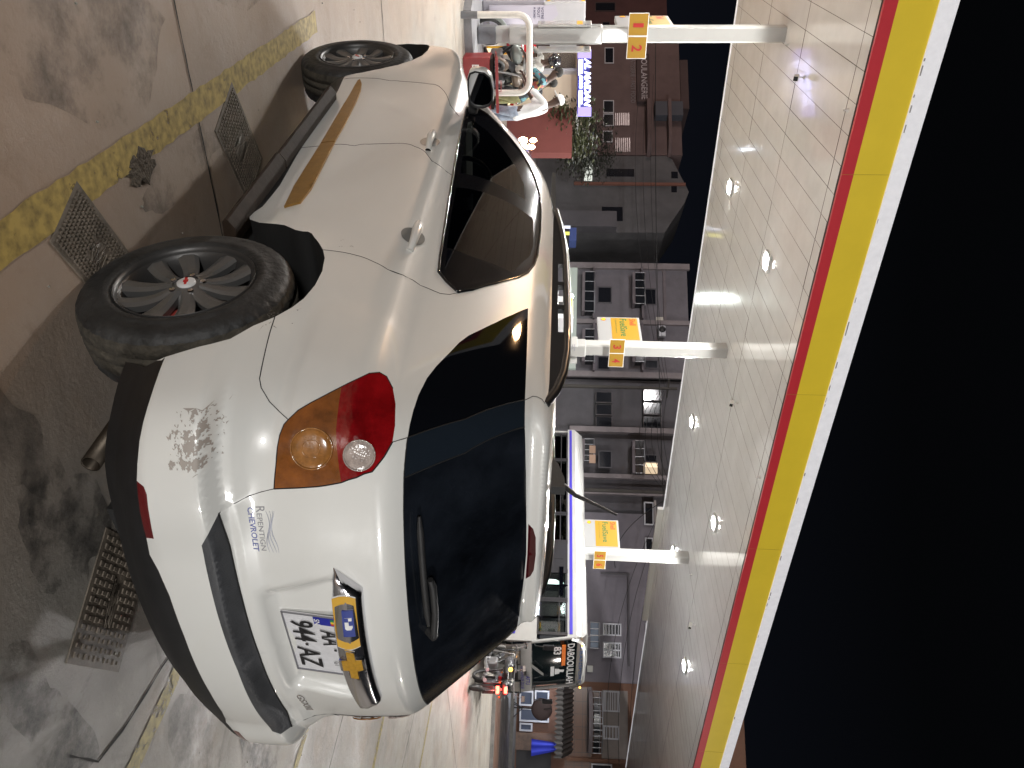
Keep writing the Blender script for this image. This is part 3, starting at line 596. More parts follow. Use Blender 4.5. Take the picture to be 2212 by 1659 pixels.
def cdt(lines, grid_pts, eps=1e-6):
    V = []; E = []; idx = {}
    def vid(p):
        k = (round(p[0], 5), round(p[1], 5))
        if k not in idx: idx[k] = len(V); V.append(p)
        return idx[k]
    segs = []
    for L, closed in lines:
        D = densify(L, closed, 0.03); ids = [vid(p) for p in D]
        for i in range(len(ids) if closed else len(ids) - 1):
            a, b = ids[i], ids[(i + 1) % len(ids)]
            if a != b: E.append((a, b)); segs.append((V[a], V[b]))
    G = np.array(grid_pts); keep = np.ones(len(G), bool)
    for a, b in segs:
        m = (G[:, 0] > min(a[0], b[0]) - .008) & (G[:, 0] < max(a[0], b[0]) + .008) & (G[:, 1] > min(a[1], b[1]) - .008) & (G[:, 1] < max(a[1], b[1]) + .008) & keep
        if m.any():
            ii = np.where(m)[0]; keep[ii[seg_dist(G[ii], a, b) < .006]] = False
    V += [tuple(p) for p in G[keep]]
    r = delaunay_2d_cdt([Vector(p) for p in V], E, [], 0, 1e-7)
    return np.array([tuple(v) for v in r[0]]), np.array(r[2])
SL, OL = SIDE_LINES, OPEN_LINES
us = np.concatenate([np.arange(0, 1.3, .022), np.arange(1.3, 4.2, .03), np.arange(4.2, 5.11, .04)]); us[-1] = 5.1
zs = np.unique(np.round(np.concatenate([np.arange(.24, 1.615, .022), [.628, .634, .640, .650, .66, .668, .676, .684, .695, 1.08, 1.088, 1.096, 1.104, 1.112, 1.512, 1.52, 1.528, 1.536, 1.545, 1.553, 1.56, 1.57, 1.58, 1.59, 1.6, 1.608, 1.615]]), 4))
gp_ = [(u + (0.0 if (j % 2 or u == 0) else .011), z) for j, z in enumerate(zs) for u in us if u < 5.09]
frame_ = [(0, .24), (5.1, .24), (5.1, 1.615), (0, 1.615)]
def clampz(L): return [(min(max(a, 0), 5.1), max(b, .24)) for a, b in L]
TV, TF = cdt([(frame_, True)] + [(clampz(v), True) for v in SL.values()] + [(v, False) for v in OL.values()], gp_)
ce = TV[TF].mean(1); cu_, cz_ = ce[:, 0], ce[:, 1]
TG = [(0, .672), (.257, .669), (.442, .665), (.561, .660), (.598, .799), (.612, .899), (.620, .990), (.632, 1.033), (.663, 1.076), (.712, 1.107), (.749, 1.125), (.749, 1.163), (.755, 1.315)] + OL['SPOIL']
BUMP = [(0, .672), (.257, .669), (.442, .665), (.561, .660), (.598, .799), (.661, .808), (.709, .811), (.740, .815), (.766, .824)] + OL['SEAMB'] + [(1.040, .684), (1.033, .608), (1.012, .545)] + OL['LOWB'][::-1]
RD = OL['DR'][::-1] + OL['DRB'] + [(1.963, .402), (2.15, .410), (2.448, .389)] + OL['DB'] + [(2.9, 1.5), (2.4, 1.517), (2.022, 1.48), (1.634, 1.362)]
RD = [(1.404, 1.237)] + OL['DR'][::-1][1:] + [(1.55, .712), (1.615, .682), (1.674, .645)] + OL['DRB'] + [(1.93, .402), (2.12, .410), (2.42, .389)] + OL['DB']
FD = OL['DB'][::-1] + [(2.75, .374), (3.12, .362)] + OL['DF']
where = np.array(['body'] * len(TF), dtype=object)
low = np.zeros(len(TF), bool)
lowline = OL['LOWB'] + [(.99, .40)] + OL['LOWS'] + [(3.47, .40)] + OL['LOWF']
lx = np.array([p[0] for p in lowline]); lz = np.array([p[1] for p in lowline]); low = cz_ < np.interp(cu_, lx, lz)
where[inside(RD, cu_, cz_)] = 'rear_door'; where[inside(FD, cu_, cz_)] = 'front_door'
where[inside(TG + [(0, .672)], cu_, cz_)] = 'tailgate'; where[inside(BUMP, cu_, cz_)] = 'rear_bumper'
where[low] = 'lower_cladding'
for k, nm in (('LAMP', 'tail_lamp'), ('QUARTER', 'quarter_window'), ('APPL', 'pillar_trim'), ('RGLASS', 'rear_window'), ('BRAKE', 'brake_light'), ('PAD', 'bumper_step'), ('REFL', 'reflector'), ('DLO', 'window_surround'), ('FGLASS', 'front_window'), ('RDGLASS', 'rear_door_window'), ('RDFIX', 'fixed_window'), ('WSHIELD', 'windscreen'), ('HEAD', 'headlight'), ('ARCHR', 'hole'), ('ARCHF', 'hole'), ('CUT', 'hole')):
    where[inside(SL[k], cu_, cz_)] = nm
spz = np.interp(cu_, [.620, .751, .858], [.990, .972, .968])
where[(where == 'tail_lamp') & (cz_ < spz)] = 'amber_lens'
CP, CN = surf_p(TV[:, 0], TV[:, 1])
on_axis = TV[:, 0] < 1e-6; CP[on_axis, 1] = 0; CN[on_axis, 1] = 0
def car_part(name, key, m, sides='both', parent=car, off=0.0, objname=None):
    T = TF[where == key]
    if not len(T): return None
    P = []; N = []; F_ = []
    for s in ((1,) if sides == 'left' else (-1,) if sides == 'right' else (1, -1)):
        used = np.unique(T); mp = {int(v): i + len(P) for i, v in enumerate(used)}
        f = np.array([1, s, 1.0])
        for v in used: P.append(tuple(CP[v] * f + CN[v] * f * off)); N.append(tuple(CN[v] * f))
        for t in T:
            a, b, c = [mp[int(i)] for i in t]; F_.append((a, b, c) if s < 0 else (a, c, b))
    me = bpy.data.meshes.new(name); me.from_pydata(P, [], F_); me.materials.append(m)
    me.polygons.foreach_set('use_smooth', [True] * len(me.polygons)); me.update()
    # triangle winding must agree with the outward normals
    a = np.array([me.polygons[0].normal[:], N[F_[0][0]]]); 
    if a[0] @ a[1] < 0: me.flip_normals()
    me.normals_split_custom_set_from_vertices(N)
    o = bpy.data.objects.new(objname or name, me); sc.collection.objects.link(o); o.parent = parent; return o
body = car_part('body', 'body', WPAINT)
def both(name, key, m, label=None):
    a = car_part(name, key, m, 'left'); b = car_part(name, key, m, 'right'); return a, b
fdoor = both('front_door', 'front_door', WPAINT); rdoor = both('rear_door', 'rear_door', WPAINT)
tailgate = car_part('tailgate', 'tailgate', WPAINT); bumper = car_part('rear_bumper', 'rear_bumper', WPAINT)
both('lower_cladding', 'lower_cladding', mat('cladding_black', (.010, .010, .011), .5, noise=.3, nscale=20))
both('window_surround', 'window_surround', mat('surround_black', (.006, .006, .007), .10, spec=.10)); both('pillar_trim', 'pillar_trim', TRIMB)
both('quarter_window', 'quarter_window', TINT); car_part('rear_window', 'rear_window', DUSTG)
both('front_window', 'front_window', CLEARG); both('rear_door_window', 'rear_door_window', TINTG); both('fixed_window', 'fixed_window', TINT)
car_part('windscreen', 'windscreen', CLEARG); both('headlight', 'headlight', mat('lamp_glass', (.5, .5, .5), .1, coat=1))
car_part('brake_light', 'brake_light', mat('dark_red_lens', (.05, .004, .006), .12, coat=1.0))
both('reflector', 'reflector', mat('dim_red', (.10, .004, .006), .2, coat=1.0))
STEP = mat('step_plastic', (.045, .047, .052), .5, noise=.35, nscale=9, bump=.2, bscale=200, rvar=.12)
car_part('bumper_step', 'bumper_step', STEP)
def on_surface(pts, off=0.0): return [sp(u, z, off)[0] for u, z in pts]
def disc(mb, u, z, r, off, dome, n=28):
    p, nn = sp(u, z, off); t = Vector((0, 0, 1)); x = t.cross(nn).normalized(); y = nn.cross(x)
    P = []
    for i in range(5):
        a = i / 4 * math.pi / 2; rr = r * math.cos(a) if i < 4 else 0.0001; h = dome * math.sin(a)
        P.append([p + x * (rr * math.cos(2 * math.pi * k / n)) + y * (rr * math.sin(2 * math.pi * k / n)) + nn * h for k in range(n + 1)])
    mb.grid(P)
def ring(mb, u, z, r, off, th, n=28):
    p, nn = sp(u, z, off); t = Vector((0, 0, 1)); x = t.cross(nn).normalized(); y = nn.cross(x)
    mb.tube([p + x * (r * math.cos(2 * math.pi * k / n)) + y * (r * math.sin(2 * math.pi * k / n)) for k in range(n + 1)], th, 6)
CLR = mat('clear_reflector', (.36, .30, .27), .22, coat=1.0, noise=.35, nscale=60); lens_facets(CLR, 160)
AMB2 = mat('amber_reflector', (.30, .13, .035), .16, coat=1.0, noise=.4, nscale=40)
lamps = both('tail_lamp', 'tail_lamp', REDL)
for s, lp in zip(('left', 'right'), lamps):
    amb = car_part('amber_lens', 'amber_lens', AMBL, s, parent=lp)
    for nm, u, z, r, m, h in (('clear_lens', .690, 1.040, .042, CLR, .006), ('indicator_lens', .706, .909, .056, AMB2, .008)):
        mb = MB(); disc(mb, u, z, r, .001, h); ring(mb, u, z, r * 1.03, .003, .0022)
        if nm == 'indicator_lens': ring(mb, u, z, r * .45, .007, .0018)
        else: ring(mb, u, z, r * .38, .005, .0012)
        if s == 'right': mb.v = [(x, -y, z) for x, y, z in mb.v]
        mb.build(nm, m, lp)
# panel gaps: thin dark tubes lying in the surface
GAP = mat('panel_gap', (.004, .004, .004), .8)
def gap(mb, L, r=.0016, off=-.0004, s=1):
    D = densify(L, False, .02); P = on_surface(D, off)
    if s < 0: P = [Vector((p.x, -p.y, p.z)) for p in P]
    mb.tube(P, r, 5)
mb = MB()
for s in (1, -1):
    for k in ('SEAMB', 'HSIDE', 'HUP', 'DR', 'DB', 'DF'): gap(mb, OL[k], s=s)
    gap(mb, OL['SPOIL'][:4], s=s); gap(mb, [(.598, .799), (.612, .899), (.620, .990), (.632, 1.033), (.663, 1.076), (.712, 1.107), (.749, 1.125)], .0022, s=s)
    gap(mb, SL['LAMP'][:15], .0018, s=s); gap(mb, [(0, .672), (.257, .669), (.442, .665), (.561, .660)], .0032, s=s)
    gap(mb, [(0, 1.158), (.376, 1.156), (.527, 1.156), (.625, 1.158), (.749, 1.163)], .002, s=s); gap(mb, SL['APPL'][3:6], .0022, s=s)
    gap(mb, [(.749, 1.163), (.755, 1.315), (.820, 1.494)], .0022, s=s)
mb.build('panel_gap', GAP, body)
# chrome edged window trim
mb = MB()
for s in (1, -1):
    P = [Vector((p.x, p.y * s, p.z)) for p in on_surface(densify(SL['DLO'][1:18], False, .02), .001)]
    mb.tube(P, .0045, 6)
    P = [Vector((p.x, p.y * s, p.z)) for p in on_surface(densify(SL['DLO'][17:] + SL['DLO'][:2], False, .02), .002)]
    mb.tube(P, .006, 6)
mb.build('window_trim', BLKGL, body)
# roof cap
mb = MB(); uu = np.linspace(0, 5.1, 90); P, _ = surf_p(uu, np.full(90, 1.615)); rows = []
for t in np.linspace(1, -1, 9): rows.append([Vector((x, y * t, z + .006 * (1 - t * t))) for x, y, z in P])
mb.grid(rows); mb.build('roof', WPAINT, car)
# wheel housings and underbody
mb = MB()
for s in (1, -1):
    for k in ('ARCHR', 'ARCHF'):
        L = densify(SL[k][1:-1], False, .03); P = on_surface([(u, max(z, .24)) for u, z in L], 0); 
        P2 = [Vector((p.x, p.y - .012, p.z)) for p in P]; P3 = [Vector((p.x, .50, p.z)) for p in P]
        f = lambda A: [Vector((p.x, p.y * s, p.z)) for p in A]
        mb.grid([f(P), f(P2), f(P3)])
        cx = 0 if k == 'ARCHR' else 2.707
        c0 = Vector((cx, .50 * s, .30)); b = len(mb.v); mb.add([c0] + f(P3), [(0, i, i + 1) for i in range(1, len(P3))])
mb.box((1.3, 0, .33), (3.9, .98, .14)); mb.box((1.35, 0, .33), (1.75, 1.55, .12)); mb.box((-.56, 0, .37), (.26, .9, .08)); mb.box((3.2, 0, .35), (.3, 1.2, .12))
mb.box((-.56, 0, .95), (.05, 1.2, .5)); mb.tube([(0, -.55, .30), (0, .55, .30)], .05, 10); mb.box((.1, .0, .26), (.3, .3, .1))
mb.build('underbody', mat('underbody_black', (.006, .006, .006), .8), car)
# cabin
mb = MB()
for x in (1.45, .6):
    for y in (-.38, .38):
        mb.box((x, y, .72), (.5, .5, .16), bev=.05); mb.box((x - .26, y, 1.02), (.14, .48, .62), Matrix.Rotation(-.2, 3, 'Y'), .05); mb.box((x - .33, y, 1.42), (.1, .26, .18), bev=.04)
mb.box((2.25, 0, .95), (.5, 1.4, .26), bev=.06); mb.box((1.1, 0, .50), (2.6, 1.5, .05)); mb.box((1.1, 0, 1.59), (1.7, 1.0, .02))
mb.build('seats', mat('cabin_cloth', (.035, .033, .030), .8, noise=.3), car)
mb = MB(); c0 = Vector((1.93, .38, 1.06)); rt = Matrix.Rotation(-1.1, 3, 'Y')
mb.tube([c0 + rt @ Vector((.19 * math.cos(a), .19 * math.sin(a), 0)) for a in np.linspace(0, 2 * math.pi, 29)], .014, 8); mb.box(c0, (.36, .05, .02), rt); mb.box(c0 - rt @ Vector((0, 0, .02)), (.12, .1, .04), rt)
mb.build('steering_wheel', BLKGL, car)
# raised mouldings that follow the bodywork
def patch(name, poly, off, m, parent, s=1, step=.012, jag=None):
    xs = [p[0] for p in poly]; zz = [p[1] for p in poly]
    G = [(a, b) for a in np.arange(min(xs), max(xs), step) for b in np.arange(min(zz), max(zz), step)]; G = [g for g, k in zip(G, inside(poly, np.array([g[0] for g in G]), np.array([g[1] for g in G]))) if k] or [(np.mean(xs), np.mean(zz))]
    V, F_ = cdt([(poly, True)], G); c = V[F_].mean(1); F_ = F_[inside(poly, c[:, 0], c[:, 1])]
    if jag is not None: c = V[F_].mean(1); F_ = F_[jag(c[:, 0], c[:, 1])]
    P, N = surf_p(V[:, 0], V[:, 1], off); f = np.array([1, s, 1.0]); b = MB()
    b.add([tuple(p * f) for p in P], [tuple(int(i) for i in t) for t in F_], True)
    if jag is None:
        D = densify(poly, True, .02); D.append(D[0]); A, _ = surf_p(np.array([d[0] for d in D]), np.array([d[1] for d in D]), off); B_, _ = surf_p(np.array([d[0] for d in D]), np.array([d[1] for d in D]), -.001)
        b.grid([[Vector(p * f) for p in A], [Vector(p * f) for p in B_]], False)
    return b.build(name, m, parent)
ORANGE_MOULD = mat('orange_lit_moulding', (.34, .19, .045), .42, metal=.55, noise=.18, nscale=30)  # orange reflection on the metal strip put into its colour
SA = [(1.900, .507), (2.084, .486), (2.512, .478), (2.512, .543), (2.461, .546), (2.055, .568), (1.93, .562)]
SB = [(2.518, .478), (2.95, .460), (3.261, .452), (3.335, .457), (3.345, .468), (3.301, .486), (3.202, .503), (3.052, .517), (2.725, .536), (2.518, .542)]
def wrap_text(mb, body, u0, z0, w, h, off, s=1, bold=0.0, shear=0.0, slope=0.0, flip=True):
    V, F_, _ = text_mesh(body, bold=bold, shear=shear)
    U = u0 - V[:, 0] * w if flip else u0 + V[:, 0] * w; Z = z0 + V[:, 1] * h + slope * V[:, 0] * w
    P, N = surf_p(U, Z, off); f = np.array([1, s, 1.0]); mb.add([tuple(p * f) for p in P], F_)
for s, (fd, rd) in zip((1, -1), zip(fdoor, rdoor)):
    patch('side_moulding', SA, .009, ORANGE_MOULD, rd, s); st = patch('side_moulding', SB, .009, ORANGE_MOULD, fd, s)
    if s > 0:
        mb = MB(); wrap_text(mb, 'CAPTIVA', 2.52 - .05 + .36, .0, .0001, .0001, .009) if False else None
    # door handles: flat grey disc painting the bowl's shade, and grip
    for par, u, z in ((rd, 1.712, 1.043), (fd, 2.622, .985)):
        p, nn = sp(u, z); ax = Vector((1, 0, .0)); f = lambda v: Vector((v.x, v.y * s, v.z))
        g = MB(); x = (ax - nn * ax.dot(nn)).normalized(); y = nn.cross(x); y = y if y.z > 0 else -y
        rows = []
        for i in range(7):
            a = i / 6; rows.append([f(p + x * (.058 * a * math.cos(t) + .004) + y * (.047 * a * math.sin(t) - .002) + nn * (.0012 + .0 * a)) for t in np.linspace(0, 2 * math.pi, 30)])
        g.grid(rows); bowl = g.build('handle_recess', mat('recess_shade', (.20, .20, .19), .3, coat=1.0), par)
        g = MB()
        pts = [p + x * t + y * .004 + nn * (.030 - .026 * abs(t / .105) ** 3) for t in np.linspace(-.105, .105, 15)]
        g.tube([f(q) for q in pts], [.013 + .007 * (1 - abs(t)) for t in np.linspace(-1, 1, 15)], 12, flat=1.0)
        g.build('door_handle', WPAINT, par)
# bumper scrape: flakes of missing paint
SCR = mat('bare_bumper', (.33, .295, .265), .6)
def jag(u, z):
    n = np.zeros(len(u))
    for i, (fx, fz, a) in enumerate(((61, 95, 1), (150, 210, .8), (330, 480, .55), (40, 30, .7))): n += a * np.sin(u * fx * 1.3 + i * 1.7 + 2.1 * np.sin(z * fz)) * np.cos(z * fz + i + 1.3 * np.sin(u * fx))
    r = np.sqrt(((u - .762) / .070) ** 2 + ((z - .620) / .056) ** 2); return n > (-.15 + 1.6 * (r - .45))
patch('paint_scrape', [(.68, .555), (.85, .555), (.85, .69), (.68, .69)], .0007, SCR, bumper, 1, .0028, jag)
DRT = mat('scuff_mark', (.16, .15, .14), .6)
def jag2(u, z):
    return (np.sin(u * 900 + 3 * np.sin(z * 310)) * np.cos(z * 420) > .72) & (np.sin(u * 70) + np.cos(z * 88) > .2)
patch('scuff', [(1.46, .79), (1.53, .79), (1.53, .85), (1.46, .85)], .0006, DRT, body, 1, .003, jag2)
patch('scuff', [(1.02, .70), (1.09, .70), (1.09, .78), (1.02, .78)], .0006, DRT, body, 1, .003, jag2)
# dealer sticker and badge
BLUE = mat('sticker_blue', (.10, .12, .33), .4); GREYT = mat('sticker_grey', (.22, .22, .24), .4)
mb = MB(); wrap_text(mb, 'CHEVROLET', .548, .722, .142, .016, .0010, bold=.02, shear=.15); mb.build('lettering', BLUE, tailgate)
mb = MB(); wrap_text(mb, 'R', .548, .744, .018, .024, .0010); wrap_text(mb, 'EPENTIGN', .527, .744, .118, .015, .0010); mb.build('lettering', GREYT, tailgate)
mb = MB()
for k in range(4):
    P = [sp(.535 - .13 * t, .770 + .006 * k + .007 * math.sin(t * 6.0 + .7 * k), .0012)[0] for t in np.linspace(0, 1, 20)]
    mb.tube(P, [.0004 + .0011 * math.sin(math.pi * t) for t in np.linspace(0, 1, 20)], 5, flat=.6)
mb.build('swoosh_emblem', mat('sticker_silver', (.42, .43, .50), .3, metal=.4), tailgate)
mb = MB(); wrap_text(mb, 'GSXIII', -.320, .722, .180, .024, .003, bold=.02, shear=.3); mb.build('badge', CHROME, tailgate)
# number plate
NPX = -.7585; plate_t = MB(); Yc = -.006
tilt = Matrix.Rotation(math.radians(-5), 3, 'Y'); pc = Vector((NPX, Yc, .861))
def pl(y, z, d=0.0): return pc + tilt @ Vector((-d, y, z))
plate_t.box(pc + tilt @ Vector((.003, 0, 0)), (.004, .336, .212), tilt, .0015)
plate = plate_t.build('number_plate', mat('plate_white', (.62, .62, .64), .35, noise=.12, nscale=30, bump=.1, bscale=90), car)
mb = MB()
for a, b, c_, d_ in ((-.168, .168, -.106, -.101), (-.168, .168, .101, .106), (-.168, -.163, -.106, .106), (.163, .168, -.106, .106)):
    mb.box(pl((a + b) / 2, (c_ + d_) / 2, .001), (.004, b - a, d_ - c_), tilt)
mb.build('plate_rim', mat('plate_edge', (.30, .30, .33), .3, metal=.7), plate)
mb = MB(); uyv = tilt @ Vector((0, 0, 1)); uxv = Vector((0, -1, 0)); unv = tilt @ Vector((-1, 0, 0))
text_on(mb, '944', pl(.132, -.083), uxv, uyv, unv, w=.118, h=.076, bold=.012); text_on(mb, '-', pl(.004, -.05), uxv, uyv, unv, w=.012, h=.010)
text_on(mb, 'AZ', pl(-.022, -.083), uxv, uyv, unv, w=.112, h=.076, bold=.012)
text_on(mb, 'AA', pl(.094, .012), uxv, uyv, unv, w=.088, h=.070, bold=.012); text_on(mb, '-', pl(-.012, .045), uxv, uyv, unv, w=.010, h=.009)
text_on(mb, 'G1', pl(-.085, .035), uxv, uyv, unv, w=.024, h=.020); text_on(mb, 'DK', pl(-.085, .078), uxv, uyv, unv, w=.024, h=.014)
mb.build('lettering', mat('plate_black', (.008, .008, .01), .4), plate)
mb = MB(); mb.box(pl(.140, .040, .0), (.003, .042, .085), tilt); bb = mb.build('country_band', mat('plate_blue', (.012, .02, .28), .4), plate)
mb = MB(); text_on(mb, 'SN', pl(.156, .002, .002), uxv, uyv, unv, w=.030, h=.018, bold=.01); mb.build('country_letters', mat('sign_white', (.75, .75, .75), .5), plate)
mb = MB(); mb.box(pl(.150, .066, .002), (.002, .010, .024), tilt); mb.build('flag_green', mat('flag_green', (.02, .2, .06), .5), plate)
mb = MB(); mb.box(pl(.140, .066, .002), (.002, .010, .024), tilt); mb.build('flag_yellow', mat('flag_yellow', (.7, .5, .02), .5), plate)
mb = MB(); mb.box(pl(.130, .066, .002), (.002, .010, .024), tilt); mb.build('flag_red', mat('flag_red', (.5, .02, .02), .5), plate)
# chrome bar above the plate with the gold emblem
prof = [(0.934, -.002), (.937, .030), (.945, .040), (.985, .040), (1.018, .034), (1.030, .022), (1.034, -.002)]
def bar_pt(y, k):
    t = abs(y) / .392; z, o = prof[k]; zz = z + (.018 if k < 3 else .006) * t ** 2
    top = 1.034 if t < .80 else 1.034 - (t - .80) / .20 * .084
    zz = min(zz, top); o2 = o if t < .93 else o * max(0, (1 - t) / .07)
    X, _, _ = S(np.array([0.0]), np.array([1.06])); X0 = float(ZR(1.04) + ZK(1.04) * y * y)
    return Vector((X0 - o2, y, zz))
mb = MB(); mb.grid([[bar_pt(y, k) for y in np.linspace(-.392, .392, 61)] for k in range(len(prof))]); bar = mb.build('chrome_bar', mat('worn_chrome', (.78, .78, .82), .17, metal=1.0), car)
def bar_face(y, z, d=.0): X0 = float(ZR(1.04) + ZK(1.04) * y * y); t = (z - .945) / .073; return Vector((X0 - .040 + .006 * max(0, (z - .985) / .033) - d, y, z + .004 * (abs(y) / .39) ** 2))
def bar_poly(name, poly, d, m, th=.001):
    b = MB(); D = densify(poly, True, .01); n = len(D); tri = tessellate_polygon([[Vector((a, b_, 0)) for a, b_ in D]])
    A = [bar_face(a, b_, d) for a, b_ in D]; B_ = [bar_face(a, b_, d - th - .001) for a, b_ in D]
    b.add(A, [t for t in tri]); b.add(A + B_, [(i, (i + 1) % n, n + (i + 1) % n, n + i) for i in range(n)]); return b.build(name, m, bar)
arc = lambda x0, k: [(x0 + k * math.sin(math.pi * t), .946 + .070 * t) for t in np.linspace(0, 1, 9)]
bar_poly('sticker_border', arc(.312, .012) + arc(.094, -.014)[::-1], .0012, mat('sticker_white', (.6, .6, .58), .5))
bar_poly('sticker', arc(.308, .012) + arc(.098, -.014)[::-1], .0020, mat('sticker_yellow', (.60, .34, .03), .5))
bar_poly('sticker_patch', [(.262, .972), (.148, .970), (.148, 1.006), (.262, 1.006)], .0028, mat('patch_blue', (.03, .05, .25), .5))
bar_poly('sticker_glyph', [(.232, .978), (.232, .990), (.214, .990), (.214, .978), (.186, .978), (.180, .983), (.180, .996), (.190, 1.001), (.198, 1.001), (.198, .990), (.220, .990), (.220, 1.0), (.232, 1.0)], .0036, mat('sign_white', (.75, .75, .75), .5))
BT = [(-.078, -.014), (-.030, -.014), (-.030, -.036), (.026, -.036), (.030, -.014), (.078, -.014), (.070, .014), (.030, .014), (.026, .036), (-.030, .036), (-.034, .014), (-.086, .014)]
bar_poly('emblem_rim', [(a * 1.09 + .0, b * 1.12 + .982) for a, b in BT], .006, CHROME, .006)
bar_poly('emblem', [(a * .94 + .0, b * .88 + .982) for a, b in BT], .0078, mat('emblem_gold', (.55, .30, .03), .35, metal=.3, noise=.2, nscale=90), .001)
# rear wiper
mb = MB(); A = lambda u, z, o: sp(u, z, o)[0]
mb.tube([A(u, 1.186 + .014 * (1 - u / .5), .020) for u in np.linspace(.50, .06, 9)], [.005] + [.011] * 7 + [.006], 8)
mb.tube([A(.0, 1.207, .028), A(.12, 1.212, .034), A(.235, 1.211, .030), A(.265, 1.206, .028)], [.013, .012, .013, .010], 8); mb.cyl(A(0, 1.207, 0), A(0, 1.207, .036), .016)
mb.build('rear_wiper', BLKPL, car)
# exhaust, rails, aerial, running boards, mirrors
mb = MB(); mb.lathe([(.024, .25), (.024, 0), (.028, -.002), (.028, .25)], (-.63, .66, .262), 'X', 20); mb.build('exhaust_pipe', mat('exhaust_metal', (.05, .04, .03), .45, metal=.8, noise=.4), car)
RAILB = mat('rail_black', (.012, .012, .013), .3, coat=.4)
for s in (1, -1):
    mb = MB(); ux, uy, un = (1, 0, 0), (0, 0, 1), (0, 1, 0); y0 = (.560 if s > 0 else -.590)
    mb.prism([(1.28, 1.598), (1.0, 1.628), (.8, 1.632), (.76, 1.630), (.76, 1.606), (.61, 1.606), (.61, 1.631), (.58, 1.631), (.58, 1.606), (.43, 1.606), (.43, 1.631), (.40, 1.631), (.40, 1.606), (.24, 1.606), (.24, 1.631), (.10, 1.628), (-.05, 1.60), (-.16, 1.565), (-.10, 1.545), (.4, 1.58), (1.2, 1.585)], (0, y0 + .004, 0), ux, uy, un, .022)
    P = [(1.30, 1.598), (1.15, 1.618), (1.0, 1.632), (.85, 1.640), (.6, 1.643), (.3, 1.643), (.12, 1.637), (0, 1.624), (-.10, 1.598), (-.18, 1.560)]
    mb.tube([(x, y0 + .015, z) for x, z in P], .0165, 10); mb.build('roof_rail', RAILB, car)
    # running board with a step at its joint
    mb = MB(); prof = [(.83, .380), (.895, .388), (.902, .386), (.932, .366), (.935, .358), (.925, .345), (.83, .335)]
    for x0, x1, dy in ((.37, 1.02, .0), (1.03, 1.98, -.006)):
        rows = [[Vector((x, s * (y + dy), z)) for y, z in prof] for x in np.linspace(x0, x1, 12)]
        mb.grid(rows, False)
        for r_ in (rows[0], rows[-1]): mb.add(r_, [tuple(range(len(r_)))])
    mb.build('running_board', mat('board_metal', (.030, .020, .014), .7, spec=.12, noise=.35, nscale=9, bump=.2, bscale=30), car)
    # door mirror
    OUT = [(1.042, 1.122), (1.053, 1.150), (1.047, 1.200), (1.022, 1.232), (.96, 1.246), (.90, 1.244), (.874, 1.226), (.862, 1.19), (.866, 1.145), (.885, 1.120), (.95, 1.110), (1.01, 1.111)]
    cy_, cz2 = .955, 1.178
    def ml(k, x, q=1.0): return [Vector((x, s * (cy_ + (y - cy_) * k), cz2 + (z - cz2) * k * q)) for y, z in OUT + OUT[:1]]
    mb = MB(); mb.grid([ml(.93, 1.915), ml(1, 1.90), ml(1.03, 1.94), ml(1.0, 1.99), ml(.85, 2.04), ml(.55, 2.07), ml(.05, 2.08)]); mir = mb.build('door_mirror', WPAINT, car)
    mb = MB(); mb.grid([ml(1.0, 1.897), ml(.90, 1.898), ml(.88, 1.912)], False); mb.box((1.97, s * .86, 1.135), (.09, .09, .05), bev=.015); mb.build('mirror_frame', BLKPL, mir)
    mb = MB(); mb.add(ml(.90, 1.908)[:-1], [tuple(range(12))]); mb.build('mirror_glass', mat('mirror_silver', (.80, .82, .85), .015, metal=1.0), mir)
mb = MB(); mb.prism([(.14, 1.612), (.10, 1.640), (.02, 1.664), (-.03, 1.668), (-.03, 1.612)], (0, -.022, 0), (1, 0, 0), (0, 0, 1), (0, 1, 0), .044)
mb.tube([(.0, 0, 1.66), (-.05, 0, 1.71), (-.095, 0, 1.79), (-.142, 0, 1.868)], [.012, .009, .006, .0045], 8); mb.build('aerial', BLKPL, car)
